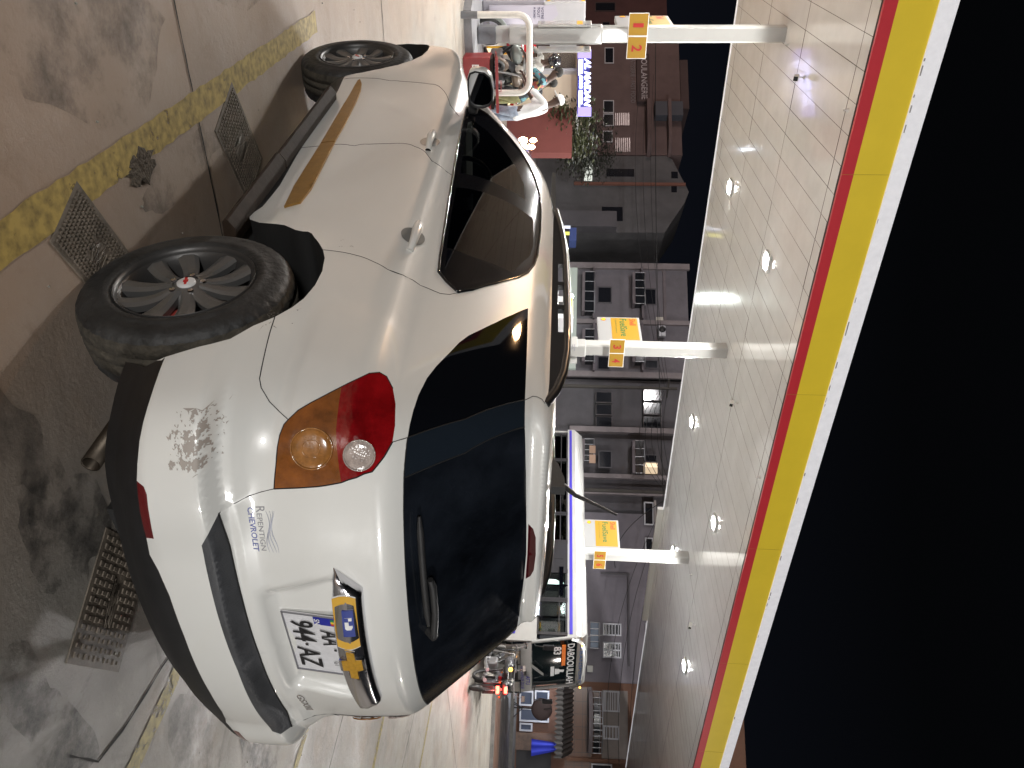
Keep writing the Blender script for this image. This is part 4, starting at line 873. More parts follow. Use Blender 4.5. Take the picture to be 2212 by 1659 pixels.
# ---- wheels
RUB = mat('tyre_rubber', (.024, .024, .024), .62, noise=.7, nscale=7, bump=.5, bscale=40)
RIMM = mat('alloy', (.050, .048, .047), .42, metal=.4)
TREAD = mat('dusty_tread', (.050, .043, .032), .85, noise=.6, nscale=16, bump=.8, bscale=55)
def make_wheel():
    w = bpy.data.objects.new('wheel', None); sc.collection.objects.link(w); w.parent = car
    mb = MB(); N_ = 160
    pr = [(.214, -.022), (.222, -.004), (.236, .003), (.240, .006), (.262, .008), (.264, .0055), (.292, .005), (.315, -.002), (.330, -.012), (.340, -.026), (.3455, -.045), (.348, -.072), (.342, -.074), (.342, -.082), (.349, -.084), (.350, -.112), (.343, -.114), (.343, -.122), (.350, -.124), (.348, -.160), (.342, -.162), (.342, -.170), (.346, -.190), (.336, -.212), (.30, -.228), (.222, -.215)]
    vs = []; fs = []
    for i, (r, h) in enumerate(pr):
        for k in range(N_):
            a = 2 * math.pi * k / N_; rr = r
            if r > .325 and (k % 4 == 0) and (h > -.07 or h < -.17): rr = r - .005
            vs.append(Vector((rr * math.cos(a), h, rr * math.sin(a))))
    for i in range(len(pr) - 1):
        for k in range(N_): a = i * N_ + k; b = i * N_ + (k + 1) % N_; fs.append((a, b, b + N_, a + N_))
    a_ = [f for f in fs if not (9 <= f[0] // N_ < 19)]; b_ = [f for f in fs if 9 <= f[0] // N_ < 19]
    mb.add(vs, a_ + b_, True); mb.mi = [0] * len(a_) + [1] * len(b_); mb.build('tyre', [RUB, TREAD], w)
    mb = MB(); mb.lathe([(.224, .004), (.228, -.003), (.220, -.010), (.214, -.014), (.206, -.030), (.198, -.060), (.195, -.20), (.19, -.21)], axis='Y', n=72)
    mb.lathe([(.224, .004), (.219, .0), (.2155, -.008), (.214, -.014)], axis='Y', n=72)
    rim = mb.build('rim', RIMM, w)
    mb = MB()
    for k in range(5):
        for sgn in (-1, 1):
            a0 = 2 * math.pi * k / 5 + math.pi / 2
            R2 = Matrix.Rotation(a0, 3, 'Y')
            # spoke as a lofted bar from hub to rim
            rows = []
            for t in np.linspace(0, 1, 9):
                r = .045 + (.214 - .045) * t; an = sgn * (.20 + .05 * math.sin(math.pi * t) + .0 * t) if t < 2 else 0
                an = sgn * (.40 - .145 * t); wd = .019 + .017 * t
                yb = -.016 - .020 * math.sin(math.pi * t * .9) * (1 - .3 * t)
                c = Vector((r * math.cos(an), 0, r * math.sin(an))); tx = Vector((-math.sin(an), 0, math.cos(an)))
                rows.append([R2 @ (c + tx * (-wd) + Vector((0, yb - .004, 0))), R2 @ (c + tx * (-wd * .35) + Vector((0, yb + .003, 0))), R2 @ (c + tx * (wd * .6) + Vector((0, yb + .002, 0))), R2 @ (c + tx * wd + Vector((0, yb - .004, 0))), R2 @ (c + tx * wd * .8 + Vector((0, yb - .030, 0))), R2 @ (c - tx * wd * .8 + Vector((0, yb - .030, 0))), R2 @ (c + tx * (-wd) + Vector((0, yb - .004, 0)))])
            mb.grid(rows, False)
    mb.lathe([(.0, -.014), (.03, -.014), (.05, -.020), (.068, -.034), (.07, -.07)], axis='Y', n=40); mb.build('spokes', mat('machined_alloy', (.17, .168, .165), .38, metal=.55), rim)
    mb = MB(); mb.lathe([(.0, -.004), (.024, -.005), (.030, -.008), (.031, -.016)], axis='Y', n=32); cap = mb.build('hub_cap', mat('cap_white', (.6, .6, .6), .35), rim)
    mb = MB(); mb.prism([(-.021, -.004), (-.007, -.004), (-.007, -.008), (.007, -.008), (.007, -.004), (.021, -.004), (.021, .004), (.007, .004), (.007, .008), (-.007, .008), (-.007, .004), (-.021, .004)], (0, -.005, 0), (1, 0, .05), (0, 0, 1), (0, 1, 0), .002); mb.build('cap_emblem', mat('cap_red', (.5, .01, .01), .4), rim)
    mb = MB()
    for k in range(5):
        a = 2 * math.pi * (k + .5) / 5 + math.pi / 2; mb.lathe([(.0, -.010), (.010, -.011), (.0115, -.016), (.0115, -.04)], (.052 * math.cos(a), 0, -.052 * math.sin(a)), 'Y', 6, False)
    mb.build('wheel_nuts', CHROME, rim)
    mb = MB(); mb.lathe([(.0, -.085), (.150, -.085), (.152, -.09), (.152, -.105), (0, -.105)], axis='Y', n=48); mb.build('brake_disc', mat('disc_metal', (.10, .09, .085), .45, metal=.8), w)
    mb = MB(); mb.box((-.11, -.10, -.06), (.07, .06, .11), Matrix.Rotation(.5, 3, 'Y'), .01); mb.build('brake_caliper', mat('caliper_red', (.35, .05, .04), .5), w)
    mb = MB(); mb.lathe([(.0, -.20), (.195, -.20)], axis='Y', n=40); mb.build('wheel_back', mat('underbody_black', (.006, .006, .006), .8), w)
    return w
w0 = make_wheel(); w0.location = (0, .898, .348); w0.rotation_euler = (0, math.radians(18), 0)
for x, y, rz, ry in ((2.707, .893, .03, 40), (0, -.898, math.pi, 0), (2.707, -.893, math.pi + .03, 70)):
    w = copy_tree(w0, car); w.location = (x, y, .348); w.rotation_euler = (0, math.radians(ry), rz)

# ------------------------------------------------------------------ the far side of the street
FO = Matrix((TS, NS, Vector((0, 0, 1)))).transposed()
def fac_pt(x, y, d=0.0):
    """point of the facade plane (d metres in front of it) seen at that picture position -> (along street, height)"""
    p = on_plane(x, y, SP0 - NS * d, NS); q = p - SP0; return q.dot(TS), p.z
class Facade:
    def __init__(s, name, label, cat, y_mid, d=0.0, group=None):
        s.d = d; s0, _ = fac_pt(1250, y_mid, d); s.s0 = s0; P = SP0 + TS * s0 - NS * d; s.M = Matrix.Translation(P) @ FO.to_4x4(); s.t = thing(name, label, cat, M=s.M, group=group)
    def sz(s, x, y): a, z = fac_pt(x, y, s.d); return a - s.s0, z
    def rect(s, x0, x1, y0, y1):
        xm, ym = (x0 + x1) / 2, (y0 + y1) / 2; a, _ = s.sz(xm, y0); b, _ = s.sz(xm, y1); _, z0 = s.sz(x0, ym); _, z1 = s.sz(x1, ym); return a, b, z0, z1
    def box(s, mb, r, out, back=.1):
        a, b, z0, z1 = r; mb.box(((a + b) / 2, (back - out) / 2, (z0 + z1) / 2), (b - a, out + back, z1 - z0)); return mb
    def add(s, name, x0, x1, y0, y1, out, m, back=.02, parent=None, floor=False):
        r = s.rect(x0, x1, y0, y1); r = (r[0], r[1], 0.0 if floor else r[2], r[3]); mb = MB(); s.box(mb, r, out, back); return mb.build(name, m, parent or s.t)
    def window(s, x0, x1, y0, y1, frame, pane, bars=0, mull=0, out=.05, fw=.07):
        a, b, z0, z1 = s.rect(x0, x1, y0, y1); mb = MB()
        for q in ((a, b, z0, z0 + fw), (a, b, z1 - fw, z1), (a, a + fw, z0 + fw, z1 - fw), (b - fw, b, z0 + fw, z1 - fw)): s.box(mb, q, out, .02)
        for k in range(mull): c = a + (b - a) * (k + 1) / (mull + 1); s.box(mb, (c - fw / 2, c + fw / 2, z0 + fw, z1 - fw), out * .9, .02)
        for k in range(bars): z = z0 + (z1 - z0) * (k + 1) / (bars + 1); s.box(mb, (a + fw, b - fw, z - .018, z + .018), out * 1.2, .0)
        w = mb.build('window', frame, s.t); mb = MB(); s.box(mb, (a + fw * .5, b - fw * .5, z0 + fw * .5, z1 - fw * .5), .012, .01); mb.build('pane', pane, w); return w
    def balcony(s, x0, x1, y0, y1, m, rail, out=.9):
        a, b, z0, z1 = s.rect(x0, x1, y0, y1); mb = MB(); s.box(mb, (a, b, z0 - .16, z0), out, .0); mb.build('balcony_slab', SLAB, s.t)
        mb = MB(); s.box(mb, (a + .03, b - .03, z0 + .02, z1 - .05), out, -(out - .05)); mb.box((a + .05, -out / 2, (z0 + z1) / 2), (.04, out - .1, z1 - z0 - .1)); mb.box((b - .05, -out / 2, (z0 + z1) / 2), (.04, out - .1, z1 - z0 - .1)); g = mb.build('balcony_panel', m, s.t)
        mb = MB(); mb.tube([(a, -.05, z1), (a, -out, z1), (b, -out, z1), (b, -.05, z1)], .03, 6); 
        for k in range(5): c = a + (b - a) * k / 4; mb.tube([(c, -out - .01, z0), (c, -out - .01, z1)], .022, 6)
        mb.build('balcony_rail', rail, s.t)
SLAB = mat('slab_paint', (.14, .12, .13), .8, noise=.3, nscale=1)
RAILM = mat('rail_metal', (.30, .30, .32), .35, metal=.6); WFR = mat('white_frame', (.42, .42, .45), .5); DPANE = mat('dark_pane', (.012, .013, .017), .12, coat=.4); DGL = mat('balcony_glass', (.008, .010, .013), .25)
GREYW = mat('grey_render', (.135, .125, .140), .85, noise=.28, nscale=.6, bump=.15, bscale=6); GREYD = mat('dark_render', (.085, .080, .088), .85, noise=.3, nscale=.5); PIL = mat('pilaster_paint', (.20, .175, .18), .8, noise=.25, nscale=1)
BRN = mat('brown_render', (.125, .060, .036), .8, noise=.25, nscale=.8, bump=.1, bscale=5); BRNT = mat('brown_tiles', (.13, .065, .042), .22, coat=.5, noise=.2, nscale=1.5); BEI = mat('beige_render', (.19, .165, .15), .8, noise=.2, nscale=1)
def tile_up(m, w, h, mortar=(.05, .04, .035)):
    n = m.node_tree.nodes; l = m.node_tree.links; p = n['Principled BSDF']; t = n.new('ShaderNodeTexCoord'); mp = n.new('ShaderNodeMapping'); mp.inputs['Rotation'].default_value = (math.pi / 2, 0, 0)
    b = n.new('ShaderNodeTexBrick'); b.offset = 0; b.inputs['Scale'].default_value = 1; b.inputs['Brick Width'].default_value = w; b.inputs['Row Height'].default_value = h; b.inputs['Mortar Size'].default_value = .012
    c = p.inputs['Base Color'].default_value[:]; b.inputs['Color1'].default_value = c; b.inputs['Color2'].default_value = (*[v * .8 for v in c[:3]], 1); b.inputs['Mortar'].default_value = (*mortar, 1)
    l.new(t.outputs['Object'], mp.inputs[0]); l.new(mp.outputs[0], b.inputs['Vector']); l.new(b.outputs[0], p.inputs['Base Color'])
tile_up(BRNT, .6, .4)
# pale tenement with pilasters: y 572-815
f = Facade('apartment_block', 'grey tenement with tall pale pilasters behind the columns numbered 3 and 4', 'building', 690)
f.add('wall', 1200, 1487, 574, 812, .0, GREYW, 6.0, floor=True)
for y0, y1 in ((572, 584), (694, 703), (806, 818)): f.add('pilaster', 1225, 1488, y0, y1, .22, PIL, .0)
for i, x in enumerate((1284, 1388)):
    for y0, y1 in ((584, 694), (703, 806)): f.add('ledge', x - 4, x, y0, y1, .5, SLAB, .0)
for x0, y0, y1 in ((1262, 600, 684), (1262, 722, 790), (1369, 602, 668), (1369, 760, 792)): f.balcony(x0, x0 + 21, y0, y1, DGL, RAILM, .8)
for x0, x1, y0, y1 in ((1290, 1322, 620, 656), (1392, 1418, 624, 660), (1392, 1422, 778, 798), (1290, 1318, 770, 800)): f.window(x0, x1, y0, y1, GREYD, DPANE)
f.add('frieze', 1432, 1438, 584, 694, .15, SLAB); f.add('vent_grille', 1417, 1432, 687, 695, .12, mat('vent_pale', (.5, .48, .42), .6)); 
f.add('shop_sign', 1225, 1245, 584, 800, .35, mat('lit_fascia', (.2, .22, .2), .5, emit=(.75, .85, .75), es=.16), .0)
ac = Facade('air_conditioner', 'white air conditioner unit high on the grey tenement wall', 'air conditioner', 717, .35); ac.add('housing', 1422, 1436, 708, 730, .3, WFR); 
mb = MB(); a, b, z0, z1 = ac.rect(1424, 1434, 711, 721); mb.lathe([(.0, -.32), (.2, -.32), (.2, -.30)], ((a + b) / 2, 0, (z0 + z1) / 2), 'Y', 16); mb.build('fan_grille', BLKPL, ac.t)
# darker tenement: y 815-1100
f = Facade('apartment_block', 'dark tenement with one lit upstairs window seen above the white bus roof', 'building', 960)
f.add('wall', 1200, 1520, 818, 1108, -.4, GREYD, 6.0, floor=True)
for y0, y1, xt in ((925, 936, 1470), (1026, 1035, 1450), (1060, 1070, 1440)): f.add('pilaster', 1230, xt + 20, y0, y1, .15, PIL, .4)
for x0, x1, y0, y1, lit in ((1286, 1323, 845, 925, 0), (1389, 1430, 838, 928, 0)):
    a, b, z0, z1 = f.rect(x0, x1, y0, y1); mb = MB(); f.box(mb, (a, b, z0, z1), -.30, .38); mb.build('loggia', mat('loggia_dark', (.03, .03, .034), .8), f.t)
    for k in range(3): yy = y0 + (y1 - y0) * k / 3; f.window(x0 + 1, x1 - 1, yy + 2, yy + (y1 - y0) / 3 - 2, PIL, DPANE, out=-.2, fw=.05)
LITW = emat('lit_interior', (.70, .80, .62), .42); LITY = emat('lit_interior_warm', (.9, .68, .45), .42)
w = f.add('lit_window', 1288, 1321, 853, 868, -.16, LITW, .2); f.add('lit_window', 1289, 1321, 874, 884, -.17, emat('lit_green_white', (.75, .85, .6), .6), .2)
f.add('lit_window', 1392, 1420, 1000, 1022, .02, LITY, .3); f.add('lit_shutter', 1392, 1420, 1002, 1010, .06, emat('lit_shutter_m', (1, .75, .5), .7), .0)
for x0, y0, y1 in ((1262, 953, 1000), (1370, 957, 1026)): f.balcony(x0, x0 + 20, y0, y1, DGL, RAILM, .5)
for x0, x1, y0, y1 in ((1292, 1322, 974, 1012), (1392, 1420, 982, 1000)): f.window(x0, x1, y0, y1, GREYD, DPANE)
f.add('hung_cloth', 1272, 1285, 968, 984, .56, mat('peach_cloth', (.45, .30, .22), .9), -.5); f.add('hung_cloth', 1272, 1285, 987, 1005, .56, mat('peach_cloth', (.45, .30, .22), .9), -.5)
# plain grey block: y 1100-1480
f = Facade('apartment_block', 'plain grey block with barred white windows above the front of the bus', 'building', 1290)
f.add('wall', 1200, 1432, 1108, 1480, -.1, mat('mauve_render', (.150, .138, .158), .85, noise=.22, nscale=.5), 6.0, floor=True)
f.add('upper_wall', 1430, 1465, 1122, 1162, -.1, GREYW, 4.0); f.add('upper_wall', 1430, 1455, 1250, 1345, -.1, GREYW, 4.0)
for x0, x1, y0, y1, b_, mu in ((1391, 1412, 1085, 1135, 0, 0), (1393, 1411, 1162, 1190, 0, 0), (1394, 1411, 1346, 1404, 0, 0), (1302, 1342, 1347, 1374, 5, 0), (1302, 1342, 1388, 1422, 5, 1)): f.window(x0, x1, y0, y1, WFR, DPANE, b_, mu)
for x0, x1, y0, y1 in ((1412, 1416, 1083, 1137), (1412, 1416, 1345, 1406)): f.add('hand_rail', x0, x1, y0, y1, .3, RAILM, -.2)
f.balcony(1273, 1293, 1345, 1400, mat('balcony_blue', (.02, .05, .10), .4), RAILM, .7)
f.add('blue_shutter', 1271, 1316, 1190, 1204, .08, mat('shutter_blue', (.05, .10, .19), .5)); f.add('dark_strip', 1298, 1360, 1238, 1242, .03, GREYD); f.add('recess_line', 1356, 1360, 1242, 1440, .03, GREYD)  # the last two are narrow strips of darker render
f.add('small_window', 1420, 1440, 1195, 1210, .05, mat('window_blue', (.03, .06, .13), .5)); f.add('lit_window', 1424, 1430, 1199, 1203, .07, LITY)
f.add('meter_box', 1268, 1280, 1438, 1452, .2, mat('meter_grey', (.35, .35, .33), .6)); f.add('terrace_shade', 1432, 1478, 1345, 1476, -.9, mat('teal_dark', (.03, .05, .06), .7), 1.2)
# brown building: y 1480-1660 and beyond the frame
f = Facade('brown_building', 'brown tiled building with curved balconies and a corrugated awning over its shop', 'building', 1570)
f.add('wall', 1200, 1610, 1480, 1760, .0, BRN, 7.0, floor=True)
f.add('tiled_wall', 1220, 1278, 1484, 1668, .06, BRNT); f.add('pier', 1220, 1500, 1642, 1650, .25, BRN)
for x0, x1, y0, y1 in ((1300, 1356, 1492, 1640),): f.add('beige_wall', x0, x1, y0, y1, .05, BEI)
STN = mat('stone_cladding', (.16, .14, .095), .8, noise=.4, nscale=1.2); tile_up(STN, .5, .22)
f.add('stone_wall', 1425, 1468, 1492, 1650, .05, STN)
for x0, x1, y0, y1, b_, mu in ((1303, 1338, 1493, 1538, 6, 0), (1303, 1337, 1568, 1598, 4, 0), (1426, 1462, 1498, 1546, 5, 0), (1277, 1322, 1650, 1690, 0, 1), (1400, 1450, 1655, 1690, 0, 1)): f.window(x0, x1, y0, y1, WFR, DPANE, b_, mu, .09)
f.window(1428, 1463, 1576, 1606, WFR, mat('curtain_plum', (.10, .05, .075), .8), 0, 0, .09)
for x0, x1, y0, y1 in ((1278, 1298, 1492, 1624), (1402, 1422, 1500, 1634)):
    a, b, z0, z1 = f.rect(x0, x1, y0, y1); arcp = [(a + (b - a) * t, -.55 - .75 * math.sin(math.pi * t)) for t in np.linspace(0, 1, 21)]
    mb = MB(); mb.prism([(a, 0)] + arcp + [(b, 0)], (0, 0, z0 - .2), (1, 0, 0), (0, 1, 0), (0, 0, 1), .2); mb.build('balcony_slab', SLAB, f.t)
    mb = MB(); mb.grid([[Vector((p[0], p[1], z)) for p in arcp] for z in (z0 + .05, z1 - .08)], False); mb.build('balcony_panel', DGL, f.t)
    mb = MB(); mb.tube([(p[0], p[1], z1) for p in arcp], .035, 6); mb.tube([(p[0], p[1], z1 - .12) for p in arcp], .02, 6)
    for p_ in arcp[::2]: mb.tube([(p_[0], p_[1] - .02, z0), (p_[0], p_[1] - .02, z1)], .022, 6)
    mb.build('balcony_rail', RAILM, f.t)
f.add('cornice', 1268, 1276, 1484, 1625, .25, SLAB); f.add('shop_recess', 1118, 1186, 1488, 1582, -.0, mat('shop_dark', (.03, .034, .045), .5), .3)
a, b, z0, z1 = f.rect(1210, 1238, 1470, 1626)
mb = MB(); rows = []
for k in range(61):
    s_ = a + (b - a) * k / 60; w_ = .05 * math.sin(k * 1.57); rows.append([Vector((s_, -.05, z1 + w_)), Vector((s_, -1.9, z0 + .1 + w_)), Vector((s_, -1.95, z0 - .25 + w_ * 1.5))])
mb.grid(rows, False); mb.build('awning', mat('awning_metal', (.07, .066, .066), .5, metal=.3, noise=.3, nscale=2), f.t)
SHG = glass_mat('shop_glass', (.30, .34, .38))
for x0, x1, y0, y1 in ((1122, 1152, 1492, 1525), (1155, 1186, 1492, 1525), (1122, 1186, 1530, 1560), (1122, 1150, 1562, 1580)): f.window(x0, x1, y0, y1, WFR, mat('shop_pane', (.03, .035, .05), .15, coat=.5, emit=(.25, .32, .5), es=.05), 0, 0, .10, .08)
f.add('shop_wall', 1112, 1210, 1584, 1622, .1, mat('marble_brown', (.14, .085, .06), .3, coat=.4, noise=.5, nscale=2)); f.add('shop_opening', 1114, 1190, 1622, 1690, .02, mat('shutter_dark', (.012, .011, .013), .5), .3); f.add('base_wall', 1100, 1200, 1690, 1760, .1, BRN)
f.add('doorstep', 1100, 1112, 1486, 1700, .6, mat('step_grey', (.09, .09, .09), .8))
cl = Facade('blue_cloth', 'bright blue cloth hung beside the shopfront under the awning', 'cloth', 1608, 1.0); a, b, z0, z1 = cl.rect(1148, 1212, 1600, 1614)
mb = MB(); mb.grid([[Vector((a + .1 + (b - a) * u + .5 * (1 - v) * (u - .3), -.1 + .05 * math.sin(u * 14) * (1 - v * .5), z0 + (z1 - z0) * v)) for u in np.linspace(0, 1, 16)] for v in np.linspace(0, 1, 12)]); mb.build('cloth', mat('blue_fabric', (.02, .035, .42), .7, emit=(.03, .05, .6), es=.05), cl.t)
for k, (x, y, e) in enumerate(((1211, 1513, 26),)):
    lp = Facade('bulkhead_lamp', 'bright white bulb glowing under the shop awning', 'lamp', y, 1.2); mb = MB(); _, z = lp.sz(x, y); mb.ball((0, 0, z), .13, 14, 10); mb.build('bulb', emat('white_glow', (.8, .86, 1.0), e), lp.t); mb = MB(); mb.cyl((0, 0, z + .12), (0, 0, z + .3), .05, 10); mb.build('lamp_holder', BLKPL, lp.t)
    P = lp.M @ Vector((0, -.3, z)); lamp('awning_lamp', 'POINT', P, 90, (.8, .87, 1.0), .15)
# round satellite dish and stand
d = Facade('satellite_dish', 'dark round dish on a thin stand in front of the shop', 'dish', 1537, 3.6); _, z = d.sz(1170, 1537)
mb = MB(); mb.ball((0, 0, z), .50, 24, 10, (1, .25, 1)); mb.build('dish', mat('dish_dark', (.035, .02, .02), .7), d.t); mb = MB(); mb.tube([(0, 0, z), (-.1, -.4, z + .4), (0, -.55, z + .5)], .02, 6); mb.cyl((0, .1, .18), (0, .1, z), .03, 8)
for a_ in (0, 2.1, 4.2): mb.tube([(0, .1, .6), (.4 * math.cos(a_), .1 + .4 * math.sin(a_), .18)], .02, 6)
mb.build('dish_stand', BLKPL, d.t)
# far left: the bakery, the gabled house, dark gap
MAR = mat('maroon_render', (.115, .080, .078), .85, noise=.25, nscale=.6, bump=.1, bscale=5); MARD = mat('maroon_dark', (.06, .040, .040), .85, noise=.3, nscale=.6)
f = Facade('bakery_building', 'unlit bakery building with rounded balconies above the lit blue sign', 'building', 240)
f.add('wall', 1200, 1470, 95, 335, .0, MAR, 6.0, floor=True); f.add('upper_wall', 1470, 1487, 130, 235, .0, MARD, 5.0); f.add('roof_block', 1412, 1472, 232, 262, .6, mat('slate_blue', (.06, .065, .08), .8), 3)
for x0, x1, y0, y1, b_, mu in ((1306, 1326, 104, 138, 0, 0), (1303, 1326, 218, 245, 0, 0), (1303, 1326, 247, 273, 0, 0), (1302, 1323, 284, 308, 0, 0)): f.window(x0, x1, y0, y1, WFR, DPANE, b_, mu, .05, .05)
for x0, x1, y0, y1 in ((1330, 1358, 246, 273), (1330, 1360, 300, 330)):
    a, b, z0, z1 = f.rect(x0, x1, y0, y1); mb = MB()
    for k in range(8): z = z0 + (z1 - z0) * k / 7; mb.box(((a + b) / 2, -.07, z), (b - a, .03, .04))
    mb.build('barred_opening', RAILM, f.t)
for x0, x1 in ((1395, 1405), (1440, 1447)):
    a, b, z0, z1 = f.rect(x0, x1, 232, 340); arcp = [(a, -.9)] + [(b - 1.2 + 1.2 * math.sin(t), -.9 * math.cos(t)) for t in np.linspace(0, math.pi / 2, 10)]
    mb = MB(); mb.prism([(a, 0)] + arcp, (0, 0, z0), (1, 0, 0), (0, 1, 0), (0, 0, 1), z1 - z0); mb.build('balcony_band', MAR, f.t)
sg = f.add('sign_board', 1375, 1402, 124, 226, .30, MARD)
TXD = mat('faded_letters', (.36, .34, .36), .7); a, b, z0, z1 = f.rect(1384, 1397, 128, 222); mb = MB(); text_on(mb, 'BOULANGERIE', (a, -.31, z0), (1, 0, 0), (0, 0, 1), (0, -1, 0), w=b - a, h=z1 - z0, bold=.01); mb.build('sign_letters', TXD, sg)
a, b, z0, z1 = f.rect(1362, 1372, 126, 224); mb = MB(); text_on(mb, 'PATISSERIE - FAST FOOD', (a, -.06, z0), (1, 0, 0), (0, 0, 1), (0, -1, 0), w=b - a, h=z1 - z0); mb.build('wall_letters', mat('dim_letters', (.17, .16, .17), .8), f.t)
f = Facade('far_left_building', 'dark maroon house behind the panel of the first column', 'building', 30, -2); f.add('wall', 1200, 1440, -90, 95, .0, mat('wine_render', (.075, .035, .035), .85, noise=.3, nscale=.7), 6.0, floor=True)
for x0, x1, y0, y1 in ((1300, 1318, 48, 62), (1285, 1330, 6, 26)): f.window(x0, x1, y0, y1, MARD, DPANE)
f = Facade('gabled_house', 'dim grey house with a sloping roofline and two small openings', 'building', 430)
pts = [f.sz(x, y) for x, y in ((1200, 338), (1440, 338), (1452, 345), (1488, 415), (1478, 440), (1452, 478), (1436, 503), (1200, 503))]; pts[0] = (pts[0][0], 0); pts[-1] = (pts[-1][0], 0)
mb = MB(); mb.prism(pts, (0, 0, 0), (1, 0, 0), (0, 0, 1), (0, 1, 0), 5.0); mb.build('wall', mat('olive_grey_render', (.090, .088, .092), .85, noise=.35, nscale=.5), f.t)
for x0, x1, y0, y1 in ((1450, 1464, 372, 386), (1450, 1462, 402, 416), (1310, 1370, 366, 382), (1300, 1345, 448, 478)): f.add('opening', x0, x1, y0, y1, .03, DPANE)
f.add('gable_ridge', 1240, 1480, 397, 402, .15, mat('ridge_rust', (.16, .07, .05), .8)); f.add('lean_to', 1200, 1330, 470, 503, .8, GREYD, 0, floor=True)
f = Facade('dark_house', 'unlit house in the gap left of the tenement with one glowing opening', 'building', 540, -4); f.add('wall', 1200, 1420, 503, 574, .0, mat('night_render', (.035, .036, .042), .9), 4.0, floor=True); f.add('lit_opening', 1308, 1320, 512, 554, .05, emat('warm_opening', (1.0, .55, .28), .35)); f.add('opening_frame', 1321, 1324, 508, 556, .08, MARD)
f = Facade('rear_block', 'far block filling the gap behind the tenements', 'building', 1100, -7); f.add('wall', 1200, 1400, 480, 1500, 0, GREYD, 2, floor=True)
# ------------------------------------------------------------------ lit shop with the blue sign
def Mshop(y, z, x=1215): P = at_depth(x, y, z); P.z = 0; return P
sh = Facade('corner_shop', 'open fronted shop with lit shelves under the blue sign', 'shop', 180, 22.0)
SHD = 22.0
sh.add('side_wall', 1100, 1236, 234, 330, .0, mat('coral_wall', (.13, .034, .030), .8, noise=.12, nscale=2), .3, floor=True)
sh.add('back_wall', 1120, 1262, 108, 236, -1.6, mat('shop_cream', (.5, .42, .33), .7, emit=(.8, .6, .4), es=.03), .1, floor=True)
sh.add('ceiling', 1246, 1252, 106, 252, .1, mat('shop_ceiling', (.5, .5, .5), .6), 1.9); sh.add('post', 1130, 1250, 152, 157, .08, WFR, .1, floor=True); sh.add('dark_bay', 1120, 1244, 108, 152, -1.0, mat('bay_dark', (.05, .045, .06), .8), .1, floor=True)
CO3 = [(.5, .1, .08), (.1, .2, .45), (.55, .5, .4), (.6, .4, .1), (.2, .35, .15)]
rr = random.Random(6)
for r0, x_ in enumerate((1150, 1172, 1194, 1216)):
    sh.add('shelf', x_, x_ + 1.5, 160, 232, -.9, WFR, 1.4)
for k in range(46):
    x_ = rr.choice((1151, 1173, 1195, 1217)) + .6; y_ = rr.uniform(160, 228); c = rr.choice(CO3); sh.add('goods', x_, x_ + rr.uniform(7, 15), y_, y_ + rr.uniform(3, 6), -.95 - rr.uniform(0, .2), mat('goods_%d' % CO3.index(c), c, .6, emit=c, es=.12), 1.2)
for x0, x1, y0, y1, cc in ((1218, 1240, 165, 190, (.55, .65, .5)), (1214, 1240, 196, 208, (.9, .5, .35)), (1218, 1242, 210, 232, (.95, .6, .4))): sh.add('lit_panel', x0, x1, y0, y1, -.8, emat('lit_panel_%d' % y0, cc, .35), .9)
sb = Facade('shop_sign', 'glowing blue and white shop sign with rounded dark board', 'sign', 180, SHD + .5)
a, b, z0, z1 = sb.rect(1247, 1277, 110, 251)
mb = MB(); mb.box(((a + b) / 2, .05, (z0 + z1) / 2 - .02), (b - a - .3, .08, z1 - z0 - .06)); mb.build('board', mat('sign_navy', (.02, .02, .07), .4, emit=(.05, .05, .5), es=.22), sb.t)
for y0, y1 in ((110, 126), (234, 251)): sb.add('end_panel', 1248, 1277, y0, y1, .05, emat('violet_light', (.45, .36, 1.0), .8), .03)
a, b, z0, z1 = sb.rect(1262, 1276, 128, 232); NE = emat('neon_white', (.62, .62, 1.0), 3.2)
mb = MB(); text_on(mb, 'AL MAIDAN', (a, -.0, z0), (1, 0, 0), (0, 0, 1), (0, -1, 0), w=b - a, h=z1 - z0, bold=.035, shear=.2, lift=.01, thick=.02); mb.build('neon_letters', NE, sb.t)
NB = emat('neon_blue', (.45, .5, 1.0), 4.0)
for x0, x1, y0, y1 in ((1250, 1253, 131, 164), (1255, 1259, 131, 160), (1250, 1253, 198, 232), (1255, 1258, 198, 226)): sb.add('neon_bar', x0, x1, y0, y1, .05, NE, -.01)
a, b, z0, z1 = sb.rect(1252, 1258, 168, 194)
for k in range(4): mb = MB(); c = a + (b - a) * (k + .5) / 4; mb.ball((c, -.06, (z0 + z1) / 2), .06, 10, 6); mb.build('neon_dot', NB, sb.t)
P = sh.M @ Vector((.2, .4, 2.1)); lamp('shop_interior', 'POINT', P, 70, (1, .78, .55), .2)
